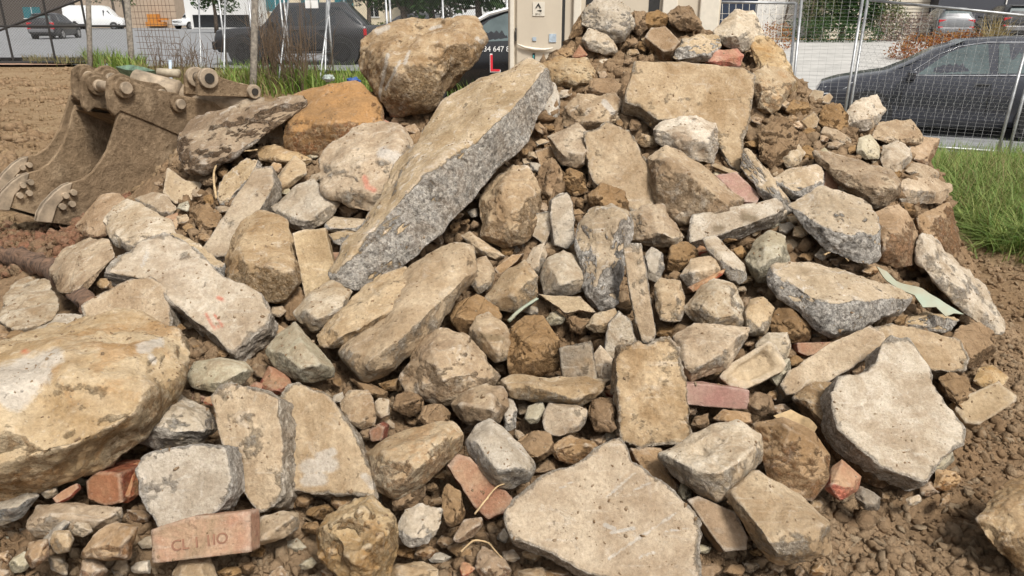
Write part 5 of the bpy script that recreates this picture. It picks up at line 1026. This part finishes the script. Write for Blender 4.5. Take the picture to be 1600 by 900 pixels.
fence_panel('mesh fence panel between the two leaning posts at right', fp(1232, 215, 11.0), fp(1314, 215, 10.9), fp(1350, -14, 10.9), fp(1254, -14, 11.0), .02, mesh=(.1, .055, .0015, 'wire', False))
fence_panel('mesh fence panel beside the beige cabinet', fp(1104, 215, 11.2), fp(1226, 215, 11.1), fp(1244, 5, 11.1), fp(1108, 3, 11.2), .02, mesh=(.09, .09, .0028, 'cabinet_pale', False))
fence_panel('mesh fence panel running out past the right edge', fp(1572, 252, 9.6), fp(1800, 270, 9.0), fp(1870, 40, 9.0), fp(1632, 28, 9.6), .02, mesh=(.1, .055, .0015, 'wire', False))
# left chain-link run and its posts
def lf(px, D, z): p = W(px, 24, D); p[2] = z; return p
def chain(label, x0, D0, x1, D1, mids, top=2.0): return fence_panel(label, lf(x0, D0, 0), lf(x1, D1, 0), lf(x1, D1, top), lf(x0, D0, top), .024, mids=mids, mesh=(.062, 0, .0019, 'wire', True), rails=False, name='chain_link_fence')
chain('chain-link fence run in front of the dark pickup, left half', 345, 18.5, 440, 17.5, (.5,))
chain('chain-link fence run in front of the dark pickup, right half', 446, 17.5, 604, 16, (.45,))
chain('chain-link fence run behind the big rough boulder', 610, 16, 792, 13.2, (.5,))
def slant(label, pts, D, r=.02, mat='galvanised'): 
    P = [W(a, b, D) for a, b in pts]; u_ = P[-1]-P[0]; P.append(P[-1]+u_*max(0, (P[-1][2]+.05)/max(.01, -u_[2]))); MB().tube(P, r, 10).build('fence_post', MATS[mat], None, loc=P[-1], smooth=True, label=label, cat='fence post')
slant('leaning galvanised post right of the white board sign', [(517, -12), (500, 122)], 15.8)
slant('slanting galvanised post near the canopy window of the pickup', [(452, -12), (438, 105)], 15.6)
slant('paired galvanised post beside the leaning one', [(511, -12), (508, 118)], 15.9)
slant('weathered timber fence post left of the dark pickup', [(399, -20), (396, 118)], 15.0, .07, 'weathered_wood')
slant('weathered timber gate post with a yellow mark', [(196, -30), (205, 84)], 22, .085, 'weathered_wood')
slant('thin timber post in front of the white van', [(137, -30), (140, 70)], 22.3, .075, 'weathered_wood')
slant('blue-topped survey peg by the buckets', [(265.5, 94), (266.5, 112)], 9.5, .02, 'sticker_blue')
slant('galvanised post leaning by the rusty mesh', [(352, -12), (350, 108)], 17.5)
slant('galvanised post standing beside the white ute', [(310, -12), (314, 102)], 19)
_a = W(476.5, 12, 15.5); MB().box(W(487, 6.5, 15.5), (.27, .02, .16)).build('sign_board', MATS['white_board'], None, loc=W(487, 6.5, 15.5), label='small blank white board wired to the chain-link fence', cat='sign')
# black steel gate
GA = [G(-90, 101), G(208, 99)]; gt = 2.6; gA, gB = GA[0]*np.array([1, 1, 0]), GA[1]*np.array([1, 1, 0])
gr = empty('steel_gate', gA, label='black steel yard gate with diagonal brace and mesh infill', cat='gate')
gq = lambda u, z: lerp(gA, gB, u)+np.array([0, 0, z])-gA
def gbar(p, q, nm, r=.035): MB().tube([p, q], r, 8).build(nm, MATS['black_steel'], gr)
for u, nm in ((0, 'stile'), (.37, 'stile'), (.59, 'stile'), (.785, 'stile'), (1, 'stile')): gbar(gq(u, .05), gq(u, gt), nm)
gbar(gq(0, .05), gq(1, .05), 'bottom_rail', .045); gbar(gq(0, 1.18), gq(1, 1.18), 'middle_rail'); gbar(gq(0, gt), gq(1, gt), 'top_rail'); gbar(gq(0, .35), gq(1, 2.45), 'diagonal_brace')
mesh_part(gr, gA, gA, gB, gB+np.array([0, 0, gt]), gA+np.array([0, 0, gt]), .09, 0, .0032, 'wire_mesh', 'wire', True)
# rusty reinforcing mesh panel
ra, rb = lf(206, 20.5, 0), lf(276, 19.5, 0); rr = empty('mesh_fence', ra, label='rusty reinforcing mesh panel left of the white ute', cat='mesh panel'); mesh_part(rr, ra, ra, rb, rb+np.array([0, 0, 2.2]), ra+np.array([0, 0, 2.2]), .16, .16, .007, 'wire_mesh', 'rust_wire')
# ------------------------------------------------------------------ far buildings
plain('wall_tan', (.42, .33, .25), .9, var=.05, scale=2); plain('wall_cream', (.60, .52, .38), .9, var=.05, scale=2); plain('wall_white', (.66, .66, .65), .8, var=.04); plain('wall_dark', (.045, .05, .065), .6, var=.08); plain('teal_glass', (.03, .16, .19), .15, var=.2, spec=.8); plain('siding', (.52, .48, .40), .8, var=.05, scale=4); plain('grey_roof', (.20, .20, .21), .8); plain('wall_brown', (.08, .065, .055), .9); plain('navy_panel', (.02, .03, .055), .35)
def house(label, x0, x1, D, h, mat, windows=(), roofmat='grey_roof', dep=8, z0=0, sid=False, name='house'):
    A = W(x0, 24, D); B = W(x1, 24, D); A[2] = B[2] = z0; w = abs(B[0]-A[0]); root = empty(name, ((A[0]+B[0])/2, A[1], z0), label=label, cat='building')
    MB().box((0, dep/2, h/2), (w, dep, h)).build('wall', MATS[mat], root); MB().box((0, dep/2, h+.12), (w+.6, dep+.6, .24)).build('roof', MATS[roofmat], root, bevel=.03)
    for (a, b, c, d, m) in windows:
        wi = MB().box(((a+b)/2*w-w/2, -.02, (c+d)/2), ((b-a)*w, .08, d-c)).build('window', MATS[m], root)
        MB().box(((a+b)/2*w-w/2, -.05, c-.06), ((b-a)*w+.2, .16, .1)).build('sill', MATS['wall_white'], wi); MB().box(((a+b)/2*w-w/2, -.065, (c+d)/2), (.07, .04, d-c)).build('mullion', MATS['wall_white'], wi)
    if sid:
        for k in range(int(h/.2)):
            MB().box((0, -.03, .1+k*.2), (w, .07, .175), [[1, 0, 0], [0, .98, .19], [0, -.19, .98]]).build('weatherboard', MATS['siding'], root)
    return root
house('tan rendered building behind the white van', 120, 275, 95, 9, 'wall_tan')
house('dark brick building behind the gate', -150, 118, 100, 9, 'wall_brown', [(.7, .8, 1.2, 2.6, 'teal_glass')])
house('cream building with teal windows behind the pickup', 400, 640, 90, 9, 'wall_cream', [(.05, .22, 2.0, 4.2, 'teal_glass'), (.3, .42, 2.0, 4.2, 'teal_glass'), (.52, .64, 2.0, 4.2, 'teal_glass'), (.74, .80, 1.4, 3.2, 'dark_glass')])
house('white building with grey roof band left of the cream one', 290, 400, 86, 4, 'wall_white', [(.1, .9, .2, 1.6, 'dark_glass')])
house('white low building behind the big rough boulder', 640, 900, 85, 9, 'wall_white', [(.1, .6, .1, 1.2, 'dark_glass')])
house('dark navy clad shed behind the cabinet fence', 1040, 1182, 24, 5, 'navy_panel', z0=-.4)
house('pale weatherboard house at the head of the driveway', 1290, 1462, 47, 5, 'siding', z0=.1, sid=True)
house('dark garage wall behind the silver SUV', 1463, 1760, 46, 5, 'wall_dark', [(.35, .352, .1, 4.5, 'ink')], z0=.1)
house('white building glimpsed between the bare shrubs', 1180, 1290, 50, 4, 'wall_white', z0=.1)
# ------------------------------------------------------------------ plants
def leaf_mat(name, A, B, rough=.6):
    m, n, l, b = nt_new(name); at = n.new('ShaderNodeAttribute'); at.attribute_name = 'tone'
    c = mixc(n, l, at.outputs['Fac'], A, B); l.new(c, b.inputs['Base Color']); b.inputs['Roughness'].default_value = rough; b.inputs['Specular IOR Level'].default_value = .3
    o = [x for x in n if x.type == 'OUTPUT_MATERIAL'][0]; tr = n.new('ShaderNodeBsdfTranslucent'); l.new(c, tr.inputs[0]); mx = n.new('ShaderNodeMixShader'); mx.inputs[0].default_value = .3
    l.new(b.outputs[0], mx.inputs[1]); l.new(tr.outputs[0], mx.inputs[2]); l.new(mx.outputs[0], o.inputs[0]); MATS[name] = m
leaf_mat('grass_green', (.10, .19, .035), (.28, .32, .10)); leaf_mat('weed_green', (.09, .19, .03), (.28, .33, .08)); leaf_mat('dry_grass', (.30, .23, .12), (.22, .22, .08)); leaf_mat('leaf_dark', (.025, .06, .018), (.06, .12, .03)); leaf_mat('leaf_olive', (.10, .13, .04), (.20, .21, .09)); leaf_mat('leaf_red', (.30, .07, .03), (.36, .22, .05)); leaf_mat('leaf_pink', (.22, .14, .12), (.30, .22, .19)); leaf_mat('flax', (.22, .17, .07), (.38, .30, .15)); leaf_mat('twig', (.17, .12, .08), (.28, .22, .15)); leaf_mat('leaf_grey', (.10, .10, .08), (.18, .17, .13))
plain('bark', (.13, .10, .075), .95, var=.3, scale=8, bump=.4)
def blades(P, h, w, lean, rs, seg=3):
    n = len(P); a = rs.uniform(0, 2*math.pi, n); d = np.stack([np.cos(a), np.sin(a), 0*a], -1); s = np.stack([-np.sin(a), np.cos(a), 0*a], -1)
    V = []; k = lean*rs.uniform(.2, 1.2, n)
    for i in range(seg+1):
        t = i/seg; c = P+d*(h*k*t**2)[:, None]+np.stack([0*h, 0*h, h*t*(1-.35*k*t)], -1); ww = w*(1-t)**.7*.5+.0004
        V += [c-s*ww[:, None], c+s*ww[:, None]]
    V = np.stack(V, 1).reshape(-1, 3); m = 2*(seg+1); b = (np.arange(n)*m)[:, None]
    F_ = np.concatenate([b+np.array([[2*i, 2*i+1, 2*i+3, 2*i+2]]) for i in range(seg)]); return V, F_, np.repeat(rs.rand(n), m)
def grass(name, mat, P, h0, h1, w, lean, seed, label, seg=3):
    rs = np.random.RandomState(seed); n = len(P); V, F_, T = blades(P, rs.uniform(h0, h1, n), np.full(n, w)*rs.uniform(.6, 1.3, n), lean, rs, seg)
    return link(name, np_mesh(name, V, F_, MATS[mat], attrs={'tone': T}), label=label, kind='stuff')
def patch(rs, n, poly_px, z=0., clump=0):
    q = np.array(poly_px, float); P = np.array([G(a, b, z)[:2] for a, b in q]); lo, hi = P.min(0), P.max(0); out = []
    while len(out) < n:
        p = rs.uniform(lo, hi, (n*3, 2)); x, y = p.T; ins = np.zeros(len(p), bool); j = len(P)-1
        for i in range(len(P)):
            c = ((P[i, 1] > y) != (P[j, 1] > y)) & (x < (P[j, 0]-P[i, 0])*(y-P[i, 1])/(P[j, 1]-P[i, 1]+1e-12)+P[i, 0]); ins ^= c; j = i
        if clump: ins &= (pnoise(np.stack([x/clump, y/clump, 0*x], -1))+rs.uniform(-.25, .35, len(x))) > -.05
        out += list(p[ins])
    p = np.array(out[:n]); return np.stack([p[:, 0], p[:, 1], ground_z(p[:, 0], p[:, 1])-.05], -1)
_rs = np.random.RandomState(11)
grass('grass', 'grass_green', patch(_rs, 17000, [(1455, 232), (1600, 250), (1760, 262), (1760, 412), (1600, 408), (1545, 398), (1500, 365), (1470, 325), (1440, 250)], -.05),   .12, .42, .013, 1.7, 1, 'long green grass growing right of the heap')
grass('grass', 'dry_grass', patch(_rs, 3200, [(1440, 240), (1760, 255), (1760, 400), (1600, 395), (1540, 388), (1490, 350)], -.05), .12, .42, .007, .7, 2, 'dry straw stalks among the green grass')
grass('grass', 'grass_green', np.concatenate([np.stack([_rs.uniform(2.4, 9, 6000), _rs.uniform(8.6, 11.2, 6000), 0*np.ones(6000)], -1)])+0, .15, .45, .010, .7, 3, 'tall grass along the right fence') if False else None
grass('grass', 'dry_grass', patch(_rs, 1600, [(1455, 300), (1600, 330), (1760, 340), (1760, 445), (1600, 436), (1530, 420), (1485, 375)], -.05, .5), .05, .22, .008, 1.2, 31, 'sparse dry tufts thinning out onto the bare soil')
grass('grass', 'grass_green', patch(_rs, 900, [(1455, 300), (1600, 330), (1760, 340), (1760, 440), (1600, 430), (1530, 415), (1485, 370)], -.05, .5), .06, .25, .011, 1.4, 32, 'sparse green tufts at the ragged grass edge')
_p = np.stack([_rs.uniform(3.4, 9.5, 7000), _rs.uniform(7.5, 11.0, 7000)], -1); _p = np.concatenate([_p, ground_z(_p[:, 0], _p[:, 1])[:, None]-.05], 1)
grass('grass', 'weed_green', _p, .15, .5, .011, .7, 3, 'tall grass along the right mesh fence')
def strip_px(rs, n, x0, x1, D0, D1, spread=.8):
    t = rs.rand(n); px = x0+(x1-x0)*t; D = D0+(D1-D0)*t+rs.normal(size=n)*spread; p = W(px, np.full(n, 24.), D); p[:, 2] = -.03; return p[(pnoise(p/np.array([.5, .5, 1.]))+rs.uniform(-.3, .3, n)) > -.1]
grass('weeds', 'weed_green', strip_px(_rs, 4200, 340, 625, 16.5, 14.5), .12, .75, .03, .9, 4, 'green weeds along the chain-link fence', 3)
grass('weeds', 'grass_green', strip_px(_rs, 1500, 560, 800, 14.5, 12.2, .5), .2, .6, .03, .6, 14, 'bright weeds behind the big rough boulder', 3)
grass('weeds', 'dry_grass', strip_px(_rs, 3800, 195, 430, 18.5, 15.5, .7), .15, .6, .02, .8, 5, 'straw-coloured weeds under the rusty mesh', 3)
grass('weeds', 'weed_green', strip_px(_rs, 1300, 118, 215, 25.5, 21, 1.2), .15, .7, .04, .8, 6, 'green weeds behind the black gate', 3)
grass('weeds', 'dry_grass', strip_px(_rs, 1200, 20, 200, 25, 23.5, .6), .1, .4, .04, .5, 16, 'dry grass along the black gate', 3)
# bare dry stalks
def stalks(label, x0, x1, D, n, h, seed, mat='twig', zb=0):
    rs = np.random.RandomState(seed); m = MB()
    for i in range(n):
        b = W(rs.uniform(x0, x1), 24, D+rs.normal()*.35); b[2] = zb; q = b+np.array([rs.normal()*.22, rs.normal()*.2, h*rs.uniform(.45, 1.05)]); mid = (b+q)/2+np.array([rs.normal()*.06, 0, 0])
        m.tube([b, mid, q], [.012, .008, .003], 4, False)
        for _ in range(3):
            t = rs.uniform(.3, .9); s = lerp(b, q, t); m.tube([s, s+np.array([rs.normal()*.22, rs.normal()*.1, rs.uniform(.05, .35)])], [.006, .002], 3, False)
    return m.build('dry_stalks', MATS[mat], None, loc=W(x0, 24, D)*np.array([1, 1, 0]), label=label, kind='stuff')
stalks('tangle of bare brown stalks in front of the pickup', 398, 470, 15.4, 70, 1.75, 1); stalks('pale dead stems rising by the fence sign', 420, 500, 15.0, 14, 2.3, 2); stalks('dead stems under the rusty mesh panel', 225, 330, 18, 40, 1.1, 3)
def crown_mesh(rs, lobes, n, size, thin=1.0):
    V = []; T = []
    tot = sum(r[3]*r[4]*r[5] for r in lobes)
    for (x, y, z, a, b, c) in lobes:
        k = max(20, int(n*a*b*c/tot)); u = rs.normal(size=(k, 3)); u /= np.linalg.norm(u, axis=1)[:, None]; r = rs.uniform(.25, 1, k)**.5*(1+.25*fbm(u*2+x, 2)); p = np.array([x, y, z])+u*r[:, None]*np.array([a, b, c])
        e1 = rs.normal(size=(k, 3)); e1 /= np.linalg.norm(e1, axis=1)[:, None]; e2 = np.cross(e1, rs.normal(size=(k, 3))); e2 /= np.linalg.norm(e2, axis=1)[:, None]; s = (size*rs.uniform(.5, 1.3, k))[:, None]
        V.append(np.stack([p-e1*s, p-e2*s*.45*thin, p+e1*s, p+e2*s*.45*thin], 1).reshape(-1, 3)); T.append(np.repeat(np.clip(rs.rand(k)*.7+.3*(u[:, 2]*.5+.5)*rs.rand(k), 0, 1), 4))
    V = np.concatenate(V); return V, np.arange(len(V)).reshape(-1, 4), np.concatenate(T)
def plant(name, label, cat, base, lobes, n, size, leaf, trunk=None, seed=1, thin=1., group=None):
    rs = np.random.RandomState(seed); root = empty(name, base, label=label, cat=cat, group=group); V, F_, T = crown_mesh(rs, lobes, n, size, thin)
    link('crown', np_mesh('crown', V, F_, MATS[leaf], smooth=False, attrs={'tone': T}), root)
    if trunk:
        m = MB().tube(trunk[0], trunk[1], 8); top = np.array(trunk[0][-1])
        for i in range(7):
            lb = lobes[i % len(lobes)]; q = np.array(lb[:3])+rs.normal(size=3)*np.array(lb[3:])*.4; s = lerp(trunk[0][0], top, rs.uniform(.4, 1)); m.tube([s, lerp(s, q, .5)+rs.normal(size=3)*.1, q], [trunk[1][-1]*.7, trunk[1][-1]*.4, .01], 5, False)
        m.build('trunk', MATS['bark'], root, smooth=True)
    return root
def at(px, D, z=None): p = W(px, 24, D); p[2] = ground_z(p[:1], p[1:2])[0] if z is None else z; return p
plant('shrub_tree', 'dark green bushy tree behind the right mesh fence', 'tree', at(1318, 40), [(0, 0, 3.4, 1.7, 1.5, 1.9), (-.8, 0, 1.7, 1.5, 1.3, 1.1), (.9, .2, 1.9, 1.4, 1.3, 1.3)], 4200, .15, 'leaf_dark', ([(0, 0, 0), (.1, 0, 1), (.05, 0, 2.4)], [.14, .10, .06]), 1)
plant('shrub_tree', 'yellow-green wispy shrub beside the weatherboard house', 'shrub', at(1378, 40), [(0, 0, 2.4, 1.1, 1, 2.0), (.4, 0, 1.0, 1.2, 1, 1.0), (-.4, 0, 3.9, .9, .9, 1.2)], 2600, .13, 'leaf_olive', ([(0, 0, 0), (0, 0, 1.2), (.1, 0, 2.6)], [.07, .05, .03]), 2, .6)
plant('shrub_tree', 'leafless grey shrub between cabinet and fence posts', 'shrub', at(1225, 38), [(0, 0, 2.2, 1.4, 1, 2.0), (.8, 0, 3.2, 1.2, 1, 1.4)], 900, .10, 'leaf_grey', ([(0, 0, 0), (.05, 0, 1), (.2, 0, 2.4)], [.06, .05, .03]), 3, .25)
plant('shrub_tree', 'brown bare shrub behind the leaning fence posts', 'shrub', at(1268, 39), [(0, 0, 2.8, 1.4, 1, 2.2), (.6, 0, 1.5, 1.2, 1, 1.3)], 1700, .10, 'leaf_olive', ([(0, 0, 0), (-.05, 0, 1.2), (.1, 0, 3)], [.07, .05, .03]), 4, .35)
plant('shrub_tree', 'low dark green hedge at the driveway edge', 'hedge', at(1290, 38), [(-.9, 0, .6, 1.3, .9, .7), (.5, 0, .6, 1.4, .9, .8), (2.0, 0, .5, 1.2, .9, .6)], 2600, .07, 'leaf_dark', None, 5)
plant('shrub_tree', 'orange-red leafy shrub by the left driveway corner', 'shrub', at(1215, 33), [(0, 0, .6, .9, .8, .7)], 700, .06, 'leaf_red', None, 6)
plant('shrub_tree', 'pinkish dry bush left of the silver SUV', 'shrub', at(1425, 39), [(-.8, 0, .7, 1.1, .9, .9), (.6, 0, .7, 1.0, .9, .85)], 2600, .07, 'leaf_pink', None, 7, .6)
plant('hedge', 'low red and orange hedge in front of the silver SUV', 'hedge', at(1478, 29), [(-1.5, 0, .35, .6, .5, .4), (-.6, .4, .55, .8, .6, .5), (.4, .6, .65, .9, .6, .5), (1.5, .8, .75, .9, .6, .5)], 3600, .06, 'leaf_red', None, 8)
_b = at(1560, 29); _f = empty('flax_plant', _b, label='spiky brown flax plant above the dark SUV roof', cat='plant'); _rs2 = np.random.RandomState(5); _n2 = 140
_V, _F, _T = blades(np.stack([_rs2.normal(size=_n2)*.15, _rs2.normal(size=_n2)*.15, np.full(_n2, .2)], -1), _rs2.uniform(.8, 1.9, _n2), np.full(_n2, .07), .75, _rs2, 4)
link('leaves', np_mesh('leaves', _V, _F, MATS['flax'], attrs={'tone': _T}), _f)
for i, (px, D, h, sd_, leaf, lab) in enumerate(((575, 60, 6, 11, 'leaf_grey', 'sparse grey tree in front of the cream building'), (628, 34, 4.6, 12, 'leaf_dark', 'dark twin-trunk tree behind the big rough boulder'), (672, 36, 4.4, 13, 'leaf_grey', 'thick pale-trunk tree right of the twin-trunk tree'), (335, 66, 5.5, 14, 'leaf_dark', 'dark green tree beyond the white ute'), (745, 33, 4.6, 15, 'leaf_dark', 'dark tree left of the beige cabinet'), (178, 88, 8.0, 16, 'leaf_dark', 'dark tree beside the white van'))):
    plant('street_tree', lab, 'tree', at(px, D, 0), [(0, 0, h*.72, h*.33, h*.3, h*.3), (h*.2, 0, h*.5, h*.22, h*.2, h*.2), (-h*.2, .2, h*.55, h*.22, h*.2, h*.2)], 2200, .16, leaf, ([(0, 0, 0), (.1, 0, h*.3), (0, 0, h*.7)], [.22, .16, .08]), sd_)
# hedge band of dark green under the far buildings
plant('hedge', 'clipped yellow-green hedge under the cream building windows', 'hedge', at(585, 42, 0), [(-1.2, 0, .5, 1.4, .6, .7), (.8, 0, .5, 1.4, .6, .7)], 1500, .1, 'leaf_olive', None, 21)
# bits of litter near the fence
plain('blue_plastic', (.03, .09, .30), .5); plain('pale_cloth', (.35, .40, .38), .8)
for lab, px, py, D, s, m in (('crumpled blue plastic bag behind the orange boulder', 552, 127, 9, .06, 'blue_plastic'), ('pale green plastic scrap standing behind the orange boulder', 513, 122, 9.4, .055, 'pale_cloth')):
    U, Fc = ico(4); V = U*np.array([1.3, .8, .7])*s*(1+.45*fbm(U*2.2+px, 3))[:, None]; link('plastic_scrap', np_mesh('plastic_scrap', V, Fc, MATS[m], smooth=False), None, W(px, py, D), label=lab, cat='litter')
